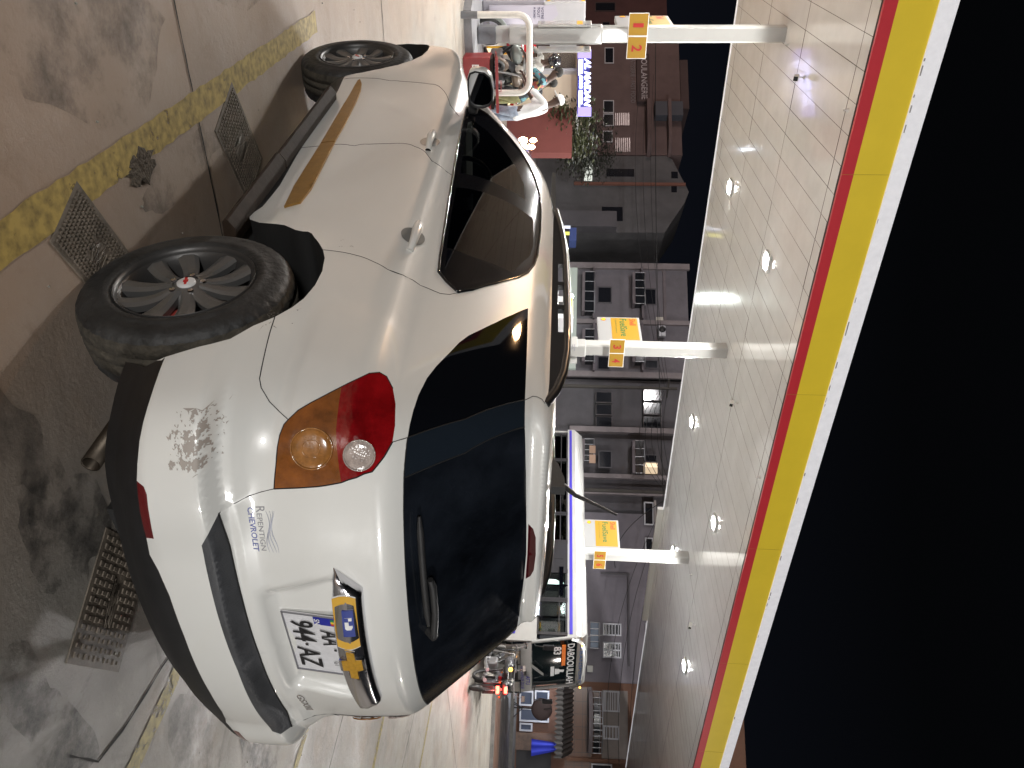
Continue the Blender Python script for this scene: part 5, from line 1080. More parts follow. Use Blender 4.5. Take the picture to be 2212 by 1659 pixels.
# small tree lit orange, behind the people
def tree(name, label, P, h, r, nleaf, leafm, seed):
    t = thing(name, label, 'tree', P); rr = random.Random(seed); mb = MB(); mb.tube([(0, 0, 0), (.05, 0, h * .35), (0, .05, h * .62)], [.12, .09, .05], 8)
    cl_ = []
    for k in range(9):
        a = rr.uniform(0, 6.28); q = Vector((r * .7 * math.cos(a), r * .7 * math.sin(a), h * rr.uniform(.6, .95))); mb.tube([(0, .03, h * .5), q * .6 + Vector((0, 0, h * .25)), q], [.04, .025, .01], 5); cl_.append(q)
    mb.build('trunk', mat('bark', (.07, .05, .035), .9), t); mb = MB()
    for k in range(nleaf):
        c = rr.choice(cl_); q = c + Vector((rr.gauss(0, r * .30), rr.gauss(0, r * .30), rr.gauss(0, r * .26))); s = rr.uniform(.05, .11)
        R_ = Matrix.Rotation(rr.uniform(0, 6.28), 3, 'Z') @ Matrix.Rotation(rr.uniform(-1.2, 1.2), 3, 'X'); mb.add([q + R_ @ Vector(v) * s for v in ((-1, 0, 0), (0, -.5, .1), (1, 0, 0), (0, .5, .1))], [(0, 1, 2, 3)])
    mb.build('crown', leafm, t, recalc=False); return t
P = at_depth(1180, 270, 24.3); P.z = 0; tree('small_tree', 'small leafy tree lit orange by the headlamps', P, 2.75, .85, 2600, mat('leaf', (.035, .040, .015), .6), 3)
P = at_depth(1180, 318, 31); P.z = 0; tree('small_tree', 'dark shrubby tree right of the coral wall', P, 3.0, 1.0, 1800, mat('leaf_dark', (.014, .017, .009), .7), 4)
P = at_depth(1250, 320, 44); P.z = 0; tree('roadside_tree', 'dark round tree in front of the gabled house', P, 4.6, 1.6, 2600, mat('leaf_dark', (.014, .017, .009), .7), 5)
# street lamps and lit signs on the far side
def lamp_post(x, y, dep, label, es, col, pw_, arm=.0, r=.14):
    Pt = at_depth(x, y, dep); t = thing('street_lamp', label, 'street lamp', (Pt.x, Pt.y, 0)); mb = MB(); mb.cyl((.25, 0, 0), (.25, 0, Pt.z + .1), .05, 10); mb.tube([(.25, 0, Pt.z + .1), (0, 0, Pt.z + .12)], .03, 6); mb.build('post', GREYD, t)
    mb = MB(); mb.ball((0, 0, Pt.z), r, 14, 10, (1, 1, .8)); mb.build('lamp_head', emat('glow_%s' % name_of(label), col, es), t)
    if pw_: lamp('street_light', 'POINT', Pt + Vector((0, 0, -.3)) - FH * .3, pw_, col, .12)
def name_of(s): return s.split()[0]
#LP1
lamp_post(1222, 323, 33, 'bluish bulb on a thin post beside the coral wall', 14, (.75, .85, 1.0), 60, r=.10)
lamp_post(1234, 641, 38, 'white lamp glaring just above the roof rail', 24, (.9, 1.0, .95), 120, r=.14)
sg2 = Facade('light_box', 'small white light box on the dark house wall', 'light box', 375, 3.0); sg2.add('box', 1262, 1279, 358, 391, .2, emat('light_box_m', (.75, .78, .7), .55))
sg3 = Facade('small_signs', 'yellow strip sign above the roof rail', 'sign', 505, 8.0); sg3.add('yellow_strip', 1203, 1230, 502, 508, .05, emat('yellow_glow', (.85, .80, .12), .8), .02)
sg4 = Facade('small_signs', 'white strip sign left of the yellow strip', 'sign', 491, 8.0); sg4.add('white_strip', 1203, 1232, 489, 494, .05, emat('white_strip_m', (.7, .75, .9), .8), .02)
sg5 = Facade('blue_awning', 'dull blue awning right of the yellow strip sign', 'awning', 526, 5.0); sg5.add('canvas', 1229, 1244, 508, 536, .8, mat('awning_blue', (.03, .05, .16), .8), .0)
# utility poles and the cables strung along the street
POLE = mat('pole_timber', (.05, .045, .04), .9)
def pole(s_, d_, h, label, lean=0.0):
    t = thing('utility_pole', label, 'pole', street(s_, d_), 0, 'utility poles along the far pavement'); mb = MB(); mb.tube([(0, 0, 0), (lean, 0, h)], [.12, .08], 10); mb.build('pole_shaft', POLE, t)
    mb = MB(); mb.box((lean, 0, h - .5), (1.2, .08, .08)); mb.build('cross_arm', POLE, t); return street(s_, d_, h - .45) + Vector((lean, 0, 0))
sa, _ = fac_pt(1260, 835, 3); sb_, _ = fac_pt(1260, 1060, 3); sc_, _ = fac_pt(1260, 1072, 3)
tops = [pole(sa, 3, 8.4, 'dark timber pole left of the bus roof'), pole(sb_, 3.2, 8.7, 'thin dark pole rising behind the far column panel')]
def cable(a, b, sag, label, r=.012):
    mb = MB(); mb.tube([a.lerp(b, t_) + Vector((0, 0, -sag * 4 * t_ * (1 - t_))) for t_ in np.linspace(0, 1, 24)], r, 4); tag(mb.build('overhead_cable', mat('cable_black', (.015, .015, .015), .8)), label, 'cable', 'cables strung along the street')
sl, _ = fac_pt(1340, 60, 6); sr, _ = fac_pt(1340, 1700, 6)
cable(street(sl, 6, 7.2), street(sr, 6, 7.4), .3, 'long level cable crossing the fronts of all the buildings', .022)
for k in range(5): cable(tops[0] + Vector((0, 0, -.1 * k)), tops[1] + Vector((0, 0, -.15 * k)), .5 + .2 * k, 'cable in the bundle slung between the two poles', .014)
for k in range(4): cable(tops[1] + Vector((0, 0, -.12 * k)), street(sr, 1, 6.4 - .5 * k), .4 + .25 * k, 'cable drooping from the far pole to the brown building', .012)
for k in range(3): cable(tops[0] + Vector((0, 0, -.1 * k)), street(sl, 2, 7.6 - .4 * k), .5 + .2 * k, 'cable running left from the first pole', .012)
cable(tops[1], street(*(fac_pt(1290, 1225, 1)[:1]), 1, 5.2), 1.0, 'loose service cable hanging on the plain grey wall', .018)
# unseen lamps added to light the street fronts
lamp('street_light', 'POINT', street(-44, 13, 8), 1300, (1.0, .76, .66), .3); lamp('street_light', 'POINT', street(-20, 15, 9), 1700, (1.0, .96, .97), .3)
lamp('street_light', 'POINT', street(2, 14, 9), 1900, (1.0, .97, .97), .3); lamp('street_light', 'POINT', street(24, 14, 8), 800, (1.0, .90, .82), .3)

# ------------------------------------------------------------------ vehicles behind
def wheel_simple(par, x, y, r, w, s, rimm, n=28):
    wh = bpy.data.objects.new('wheel', None); sc.collection.objects.link(wh); wh.parent = par; wh.location = (x, y, r)
    mb = MB(); mb.lathe([(r * .62, -w / 2), (r * .92, -w / 2), (r, -w * .35), (r, w * .35), (r * .92, w / 2), (r * .62, w / 2)], axis='Y', n=n); mb.build('tyre', RUB, wh)
    mb = MB(); mb.lathe([(r * .63, w * .45), (r * .58, w * .3), (0.0, w * .2)], axis='Y', n=n); mb.lathe([(r * .63, -w * .45), (r * .58, -w * .3), (0.0, -w * .2)], axis='Y', n=n)
    for k in range(6): a = k * math.pi / 3; mb.tube([(r * .1 * math.cos(a), s * w * .36, r * .1 * math.sin(a)), (r * .58 * math.cos(a), s * w * .40, r * .58 * math.sin(a))], r * .05, 6)
    mb.build('rim', rimm, wh)
STEELR = mat('steel_rim', (.30, .30, .31), .35, metal=.7)
# minibus
h_ = (RH * .57 - FH * .82).normalized(); Pn = at_depth(1250, 1397, 18.6); Pn.z = 0
bus = thing('minibus', 'white minibus with dark windows and a blue stripe under its roof', 'bus', Pn, math.atan2(h_.y, h_.x))
BW = mat('bus_white', (.29, .29, .285), .3, coat=.6, noise=.05, nscale=3); BBLUE = mat('bus_blue', (.03, .02, .30), .4); BGL = glass_mat('bus_glass', (.72, .75, .72), 1); BDK = mat('bus_black', (.015, .015, .018), .35, coat=.3)
BL = 8.8; BWd = 2.1
def bus_sec(x, y0, y1, z0, z1): return [(x, y0, z0), (x, y1, z0), (x, y1, z1), (x, y0, z1)]
mb = MB()
mb.box((-BL / 2 - .05, .03, 1.02), (BL - .1, .06, 1.06)); mb.box((-BL / 2 - .05, BWd - .03, 1.02), (BL - .1, .06, 1.06)); mb.box((-BL + .03, BWd / 2, 1.5), (.06, BWd - .13, 2.0)); mb.box((-BL / 2, BWd / 2, .52), (BL - .3, BWd - .14, .08))
for y in (.03, BWd - .03):
    mb.box((-BL / 2 - .12, y, 2.51), (BL - .24, .06, .26))
roofp = [(0.0, 2.62), (.04, 2.78), (.16, 2.90), (.5, 2.96), (BWd / 2, 2.99), (BWd - .5, 2.96), (BWd - .16, 2.90), (BWd - .04, 2.78), (BWd, 2.62)]
mb.grid([[Vector((x, y, z - dz)) for y, z in roofp] for x, dz in ((-BL, .12), (-BL + .15, 0), (-1.0, 0), (-.35, .03), (-.16, .14))]); mb.build('body', BW, bus)
mb = MB(); mb.grid([[Vector((x, BWd * t - .0, z)) for t in np.linspace(0, 1, 9)] for x, z in ((-.02, .42), (.02, .55), (.03, .85), (.0, 1.15), (-.06, 1.42))]); mb.build('front_panel', BW, bus)
mb = MB(); mb.grid([[Vector((x - .10 * (2 * t - 1) ** 2, .06 + (BWd - .12) * t, z)) for t in np.linspace(0, 1, 9)] for x, z in ((-.07, 1.44), (-.13, 1.9), (-.22, 2.42), (-.27, 2.66))]); ws = mb.build('windscreen', mat('screen_dark', (.012, .02, .022), .08, coat=.8), bus)
mb = MB(); mb.grid([[Vector((x - .10 * (2 * t - 1) ** 2, BWd * t, z)) for t in np.linspace(0, 1, 9)] for x, z in ((-.24, 2.66), (-.18, 2.72), (-.17, 2.80), (-.3, 2.94))]); mb.build('front_header', BW, bus)
for y in (.03, BWd - .03): mb = MB(); mb.tube([(-.09, y, 1.42), (-.18, y, 1.95), (-.30, y, 2.70)], .045, 8); mb.build('front_pillar', BW, bus)
wins = [(-.35, -1.35), (-1.45, -2.35), (-2.45, -3.45), (-3.55, -4.6), (-4.7, -5.8), (-5.9, -7.1), (-7.2, -8.5)]
for i, (a, b) in enumerate(wins):
    for y, s in ((.02, -1), (BWd - .02, 1)):
        mb = MB(); mb.box(((a + b) / 2, y, 1.97), (abs(a - b), .02, .82)); w_ = mb.build('window', BGL, bus)
        mb = MB(); 
        for q in ((a - .05 + .05, 1.97), (b, 1.97)): mb.box((q[0] - .05 if q[0] == b else q[0], y + s * .012, 1.97), (.09, .03, .84))
        mb.box(((a + b) / 2, y + s * .012, 1.57), (abs(a - b), .03, .05)); mb.box(((a + b) / 2, y + s * .012, 2.36), (abs(a - b), .03, .05)); mb.box(((a + b) / 2, y + s * .012, 2.15), (abs(a - b), .025, .03)); mb.build('window_frame', BDK, w_)
mb = MB(); mb.box((-BL / 2 - .15, -.004, 2.485), (BL - .4, .012, .085)); mb.box((-1.1, -.004, .92), (1.6, .012, .07)); mb.box((-1.1, -.004, .80), (1.6, .012, .05)); mb.build('blue_stripe', BBLUE, bus)
mb = MB(); mb.box((-1.9, -.012, 1.97), (.05, .03, .84)); mb.box((-2.05, -.02, 2.2), (1.0, .04, .12)); mb.build('door_rail', CHROME, bus)
mb = MB(); mb.box((-2.9, -.006, 1.5), (1.1, .02, 1.75)); mb.box((-3.1, -.018, 2.0), (.5, .01, .5)); mb.build('side_door', BDK, bus)
# seats and a lit ceiling lamp inside
mb = MB()
for k in range(7):
    for y in (.45, 1.1, 1.7): mb.box((-1.2 - k * .8, y, 1.25), (.12, .42, .75), bev=.04); mb.box((-1.0 - k * .8, y, .9), (.42, .42, .12), bev=.03)
mb.build('bus_seats', mat('seat_blue', (.03, .04, .09), .8), bus)
mb = MB(); mb.box((-3.4, 1.05, 2.83), (2.2, .12, .03)); mb.build('ceiling_lamp', emat('bus_lamp', (.85, .9, 1.0), 1.2), bus)
mb = MB(); mb.box((-5.2, .5, 2.2), (.5, .06, .14)); mb.build('interior_lamp', emat('blue_lamp', (.08, .05, 1.0), 1.5), bus)
bus.scale = (1, 1, .94)
# lettering and stickers
def front_text(body, t, z, w, h, m, bold=.01, xo=.0, name='lettering'):
    mb = MB(); x = -.07 - (z - 1.44) * .165 + .02 + xo - .10 * (2 * (t + w / BWd / 2) - 1) ** 2 if z > 1.44 else .04 + xo
    text_on(mb, body, (x, t * BWd, z), (0, 1, 0), (-.16 if z > 1.44 else 0, 0, 1), (1, 0, .16 if z > 1.44 else 0), w=w, h=h, bold=bold); mb.build(name, m, ws)
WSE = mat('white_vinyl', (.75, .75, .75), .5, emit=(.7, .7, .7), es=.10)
front_text('83', .15, 2.02, .34, .22, WSE, .03); front_text('DABOOULLAH', .10, 2.40, 1.72, .20, WSE, .02); front_text('TRANSPORT', .10, 2.73, 1.6, .09, mat('blue_vinyl', (.05, .15, .45), .5), 0, .12)
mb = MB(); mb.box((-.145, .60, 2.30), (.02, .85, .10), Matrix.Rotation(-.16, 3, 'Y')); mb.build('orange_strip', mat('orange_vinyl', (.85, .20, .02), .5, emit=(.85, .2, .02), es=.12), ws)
mb = MB(); mb.box((-.10, 1.25, 2.0), (.01, .40, .10), Matrix.Rotation(-.16, 3, 'Y')); mb.prism([(-.12, 0), (.12, 0), (.10, .12), (.03, .14), (.05, .24), (-.04, .26), (-.06, .14), (-.10, .11)], (-.10, 1.25, 2.07), (0, 1, 0), (-.16, 0, 1), (1, 0, 0), .01); mb.build('silhouette_sticker', WSE, ws)
front_text('AFTU', .62, 1.26, .38, .12, BBLUE, .02); front_text('GE  AVENUE DU SE', .42, 1.12, 1.0, .10, BBLUE, .01)
mb = MB(); mb.box((.035, BWd / 2, .62), (.10, BWd * .96, .22), bev=.03); mb.build('bumper', BW, bus)
mb = MB(); mb.box((.045, BWd / 2, .97), (.02, .85, .15)); 
mb.tube([(.10, .12, .55), (.12, .12, 1.12), (.12, .70, 1.12), (.12, .70, .55)], .022, 6); mb.tube([(.12, .12, .82), (.12, 1.95, .82)], .022, 6); mb.tube([(.12, 1.4, .55), (.12, 1.4, 1.12), (.12, 1.95, 1.12), (.10, 1.95, .55)], .022, 6); mb.build('bull_bar', BDK, bus)
for y in (.30, BWd - .30): mb = MB(); mb.box((.04, y, .98), (.04, .40, .19), bev=.02); mb.build('headlamp', mat('headlamp_glass', (.45, .43, .40), .1, coat=1), bus)
mb = MB(); mb.ball((.07, .46, .96), .055, 10, 8); mb.ball((-.13, .14, 2.80), .03, 8, 6); mb.ball((-.13, BWd - .14, 2.80), .03, 8, 6); mb.build('indicator', emat('amber_glow', (1.0, .42, .06), 3.0), bus)
mb = MB(); mb.box((.052, 1.55, .76), (.01, .40, .12)); mb.build('number_plate', mat('plate_white', (.62, .62, .64), .35), bus)
for y in (-.12, BWd + .12): mb = MB(); mb.tube([(-.1, .1 if y < 1 else BWd - .1, 1.50), (.12, y, 1.52), (.16, y, 1.9)], .014, 6); mb.box((.16, y, 1.88), (.05, .18, .30), bev=.02); mb.build('bus_mirror', BDK, bus)
mb = MB()
for k in range(3): mb.tube([(-.05, .9 + k * .05, 1.40), (.03, .95 + k * .05, 1.55), (-.02, 1.25 + .04 * k, 1.75)], .012, 5)
mb.build('wipers', mat('wiper_pale', (.5, .5, .48), .5), bus)
mb = MB(); mb.tube([(-.5, .25, 2.94), (-.3, -.1, 3.35)], .008, 5); mb.build('bus_aerial', STEELR, bus)
for x in (-1.15, -6.9):
    for y, s in ((.16, -1), (BWd - .16, 1)): wheel_simple(bus, x, y, .40, .24, s, STEELR)
pic = thing('portrait_poster', 'small framed poster of a figure in white on the bus flank', 'poster', M=Matrix.Translation(bus.location) @ bus.rotation_euler.to_matrix().to_4x4() @ Matrix.Translation((-1.05, -.03, 1.28)))
mb = MB(); mb.box((0, 0, 0), (.42, .02, .50)); mb.build('poster_frame', BDK, pic); mb = MB(); mb.box((0, -.012, 0), (.36, .006, .44)); mb.build('poster_sheet', mat('poster_sky', (.45, .55, .70), .5), pic)
mb = MB(); mb.prism([(-.10, -.20), (.10, -.20), (.08, .02), (.14, .0), (.04, .10), (-.05, .10), (-.13, .0), (-.08, .02)], (0, -.016, 0), (1, 0, 0), (0, 0, 1), (0, -1, 0), .003); mb.build('printed_robe', mat('robe_cream', (.65, .62, .40), .6), pic)
mb = MB(); mb.lathe([(0, 0), (.035, 0)], (0, -.021, .13), 'Y', 14); mb.build('printed_face', mat('printed_brown', (.25, .12, .06), .6), pic)
for dx in (-2.55,): 
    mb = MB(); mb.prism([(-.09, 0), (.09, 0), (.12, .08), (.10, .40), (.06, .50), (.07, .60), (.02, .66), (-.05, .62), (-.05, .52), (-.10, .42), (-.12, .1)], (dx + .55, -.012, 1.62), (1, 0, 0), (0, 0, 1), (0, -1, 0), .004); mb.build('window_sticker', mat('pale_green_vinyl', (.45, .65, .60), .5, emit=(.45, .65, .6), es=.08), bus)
lamp('bus_interior', 'POINT', bus.location + bus.rotation_euler.to_matrix() @ Vector((-3.6, 1.05, 2.3)), 22, (.85, .92, 1.0), .2)
# motorcycles
def motorbike(name, label, P, rz, body, lit_rear=False, lit_front=False, group=None):
    t = thing(name, label, 'motorcycle', P, rz, group)
    for x in (.64, -.64):
        wh = bpy.data.objects.new('wheel', None); sc.collection.objects.link(wh); wh.parent = t; wh.location = (x, 0, .30)
        mb = MB(); mb.lathe([(.245, -.03), (.27, -.045), (.30, -.03), (.305, 0), (.30, .03), (.27, .045), (.245, .03)], axis='Y', n=28); mb.build('tyre', RUB, wh)
        mb = MB(); mb.lathe([(.25, -.02), (.235, 0), (.25, .02)], axis='Y', n=28); mb.lathe([(.0, .04), (.05, .04), (.05, -.04), (0, -.04)], axis='Y', n=12)
        for k in range(6): a = k * math.pi / 3; mb.tube([(.04 * math.cos(a), 0, .04 * math.sin(a)), (.24 * math.cos(a), 0, .24 * math.sin(a))], .008, 4)
        mb.build('rim', STEELR, wh)
    mb = MB(); mb.tube([(.64, .09, .30), (.40, .09, .92)], .022, 8); mb.tube([(.64, -.09, .30), (.40, -.09, .92)], .022, 8); mb.tube([(.36, -.34, .98), (.42, -.12, .96), (.42, .12, .96), (.36, .34, .98)], .016, 8); mb.build('fork', STEELR, t)
    mb = MB(); mb.tube([(.42, 0, .85), (.15, 0, .55), (-.1, 0, .30), (-.64, 0, .30)], .03, 8); mb.tube([(.42, 0, .85), (-.2, 0, .72), (-.75, 0, .72)], .03, 8); mb.tube([(-.64, .1, .30), (-.5, .1, .70)], .025, 8); mb.tube([(-.64, -.1, .30), (-.5, -.1, .70)], .025, 8); mb.build('frame', BDK, t)
    mb = MB(); mb.ball((.12, 0, .82), .2, 16, 10, (1.35, .62, .62)); mb.build('tank', body, t)
    mb = MB(); mb.box((-.38, 0, .80), (.72, .26, .09), bev=.035); mb.build('saddle', BLKPL, t)
    mb = MB(); mb.box((.02, 0, .42), (.34, .24, .26), bev=.05); mb.tube([(.1, .12, .35), (0, .15, .26), (-.35, .17, .28), (-.75, .18, .36)], [.025, .028, .04, .045], 10); mb.build('engine', STEELR, t)
    mb = MB(); mb.tube([(.64 + .33 * math.cos(a), 0, .30 + .33 * math.sin(a)) for a in np.linspace(.3, 2.4, 9)], .05, 8, flat=.3); mb.tube([(-.64 + .34 * math.cos(a), 0, .30 + .34 * math.sin(a)) for a in np.linspace(.7, 3.0, 9)], .07, 8, flat=.3); mb.build('mudguard', body, t)
    mb = MB(); mb.ball((.50, 0, .88), .085, 14, 10, (.7, 1, 1)); mb.build('headlamp', emat('bike_lamp', (1, .97, .9), 12) if lit_front else mat('headlamp_glass', (.45, .43, .40), .1, coat=1), t)
    mb = MB(); mb.box((-.83, 0, .66), (.05, .16, .08), bev=.015)
    if lit_rear: mb.box((-.84, 0, .84), (.05, .14, .07), bev=.015)
    mb.build('tail_lamp', emat('tail_glow', (1.0, .05, .03), 9.0) if lit_rear else REDL, t)
    for s in (-1, 1):
        mb = MB(); mb.tube([(.38, s * .26, .98), (.36, s * .32, 1.16)], .007, 5); mb.box((.36, s * .34, 1.20), (.02, .14, .08), bev=.01); mb.build('mirror', CHROME, t)
        mb = MB(); mb.ball((-.80, s * .16, .70), .03, 8, 6); mb.build('indicator', mat('amber_lens', (.3, .085, .012), .12), t)
    mb = MB(); mb.box((-.86, 0, .44), (.02, .17, .24)); mb.build('mud_flap', BLKPL, t)
    return t
P = on_z(1052, 1490); zg = .0; P = at_depth(1085, 1480, 17.2); P.z = 0; hd = (FH * .95 + RH * .25).normalized()
mc = motorbike('motorcycle', 'motorcycle seen from behind with red tail lamps glowing before the bus', P, math.atan2(hd.y, hd.x), mat('bike_black', (.02, .02, .022), .3, coat=.5), True)
Pl = mc.matrix_basis @ Vector((-1.0, 0, .75)); lamp('tail_glow', 'POINT', Pl, 14, (1, .06, .04), .06)
P = at_depth(1085, 1436, 17.9); P.z = 0
motorbike('motorcycle', 'dark motorcycle with an amber lamp between the bus and the red lamps', P, math.atan2(hd.y, hd.x) + .3, mat('bike_grey', (.06, .06, .07), .35, coat=.4)); o = sc.collection.objects
mb = MB(); mb.ball(at_depth(1103, 1447, 16.9), .05, 10, 8); am = mb.build('amber_beacon', emat('amber_glow', (1.0, .42, .06), 3.0)); tag(am, 'small amber lamp on the handlebar before the bus headlamp', 'lamp')
hd2 = (-RH * .45 - FH * .89).normalized()
P = at_depth(1170, 128, 14.9); P.z = 0; bk1 = motorbike('motorcycle', 'motorcycle with a bright headlamp ridden by the helmeted person', P, math.atan2(hd2.y, hd2.x), mat('bike_silver', (.25, .27, .26), .3, metal=.4), False, True)
P = at_depth(1170, 178, 15.3); P.z = 0; bk2 = motorbike('motorcycle', 'brown motorcycle the person in the patterned shirt leans on', P, math.atan2(hd2.y, hd2.x) + .35, mat('bike_brown', (.10, .07, .05), .4, coat=.4))
# dark car with blazing headlamps
hc = (-RH * .90 - FH * .43).normalized(); P = at_depth(1150, 309, 18.6); P.z = 0
dc = thing('dark_car', 'dark car with blazing yellowish headlamps beyond the SUV windscreen', 'car', P, math.atan2(hc.y, hc.x))
DKP = mat('dark_car_paint', (.035, .028, .038), .22, coat=1.0)
def lerp_prof(x): 
    xs_ = [0, -.15, -.9, -1.15, -1.9, -2.3, -3.6, -4.15, -4.3]; zt = [.78, .98, 1.06, 1.08, 1.50, 1.56, 1.52, 1.05, .9]; return float(np.interp(-x, [-v for v in xs_], zt))
mb = MB(); rows = []
for x in np.concatenate([np.linspace(0, -1.15, 9), np.linspace(-1.3, -3.7, 14), np.linspace(-3.8, -4.3, 6)]):
    zt = lerp_prof(x); tw = .86 if zt < 1.15 else .66; nose = 1 - .12 * max(0, (x + .35) / .35) ** 2 - .1 * max(0, (-x - 4.0) / .3) ** 2; b_ = min(zt, .98)
    rows.append([Vector((x, .87 * nose * q, z)) if True else None for q, z in ((1, .28), (1.0, .5), (1.0, .78), (.98, b_)) ] + [Vector((x, tw * nose, zt - .03)), Vector((x, tw * .8 * nose, zt)), Vector((x, -tw * .8 * nose, zt)), Vector((x, -tw * nose, zt - .03))] + [Vector((x, -.87 * nose * q, z)) for q, z in ((.98, b_), (1, .78), (1, .5), (1, .28))])
mb.grid(rows); mb.add(rows[0], [tuple(range(12))]); mb.add(rows[-1], [tuple(range(12))]); mb.build('body', DKP, dc)
for s in (1, -1):
    for poly in ([(-1.35, 1.02), (-2.28, 1.02), (-2.28, 1.46), (-1.98, 1.44)], [(-2.36, 1.02), (-3.2, 1.02), (-3.2, 1.44), (-2.36, 1.47)], [(-3.28, 1.02), (-3.8, 1.02), (-3.5, 1.40), (-3.28, 1.42)]):
        mb = MB(); mb.add([(x, s * (.872 - (z - 1.0) * .40), z) for x, z in poly], [(0, 1, 2, 3)]); mb.build('side_window', mat('screen_dark', (.012, .02, .022), .08), dc)
mb = MB(); mb.add([(-1.14, -.74, 1.11), (-1.14, .74, 1.11), (-1.87, .60, 1.50), (-1.87, -.60, 1.50)], [(0, 1, 2, 3)]); mb.build('windscreen', mat('screen_dark', (.012, .02, .022), .08), dc)
for s in (1, -1):
    mb = MB(); mb.ball((-.02, s * .62, .76), .15, 16, 10, (.5, 1.1, .8)); mb.build('headlamp', emat('headlight_glow', (1.0, .66, .30), 60), dc)
    mb = MB(); mb.ball((-.02, s * .62, 1.03), .11, 16, 10, (.5, 1.1, .8)); mb.build('upper_lamp', emat('headlight_glow', (1.0, .66, .30), 60), dc)
    mb = MB(); mb.box((-1.45, s * .95, 1.08), (.08, .16, .12), bev=.03); mb.build('door_mirror', DKP, dc)
    for x in (-.85, -3.45): wheel_simple(dc, x, s * .78, .31, .2, s, STEELR)
P2 = dc.matrix_basis @ Vector((.35, .5, .9)); lamp('headlight', 'SPOT', P2, 700, (1.0, .68, .36), .08, P2 + hc * 10 + Vector((0, 0, -.6)), 90, .8)
# ------------------------------------------------------------------ people
SKIN = mat('dark_skin', (.055, .028, .018), .5)
def limb_mesh(name, chains, m, par, sub=2, root=0):
    V = []; E = []; Rr = []; idx = {}
    for ch in chains:
        prev = None
        for (p, r) in ch:
            k = tuple(round(c, 4) for c in p)
            if k not in idx: idx[k] = len(V); V.append(p); Rr.append(r)
            i = idx[k]
            if prev is not None and prev != i and (prev, i) not in E and (i, prev) not in E: E.append((prev, i))
            prev = i
    me = bpy.data.meshes.new(name); me.from_pydata(V, E, []); me.materials.append(m); o = bpy.data.objects.new(name, me); sc.collection.objects.link(o); o.parent = par
    sk = o.modifiers.new('skin', 'SKIN'); sk.use_smooth_shade = True; L = me.skin_vertices[0].data
    for i, r in enumerate(Rr): rr_ = r if isinstance(r, tuple) else (r, r); L[i].radius = rr_; L[i].use_root = (i == root)
    s = o.modifiers.new('sub', 'SUBSURF'); s.levels = sub; s.render_levels = sub; return o
def hand(w, d, side):
    """palm and five bent fingers from wrist w, pointing along d"""
    w, d = Vector(w), Vector(d).normalized(); x = d.cross(Vector((0, 0, 1))); x = x.normalized() if x.length > .1 else Vector((1, 0, 0)); n = x.cross(d); palm = w + d * .07; ch = [[(tuple(w), .024), (tuple(palm), (.034, .018))]]
    for k, L in enumerate((.062, .075, .080, .072)): a = palm + x * ((k - 1.5) * .018) + d * .012; b = a + d * L * .5; c = b + (d * .6 - n * .7).normalized() * L * .5; ch.append([(tuple(palm), (.034, .018)), (tuple(a), .009), (tuple(b), .008), (tuple(c), .007)])
    a = w + d * .03 + x * .03 * side; b = a + (d + x * side * .8).normalized() * .035; c = b + d * .028; ch.append([(tuple(w), .024), (tuple(a), .011), (tuple(b), .009), (tuple(c), .008)]); return ch
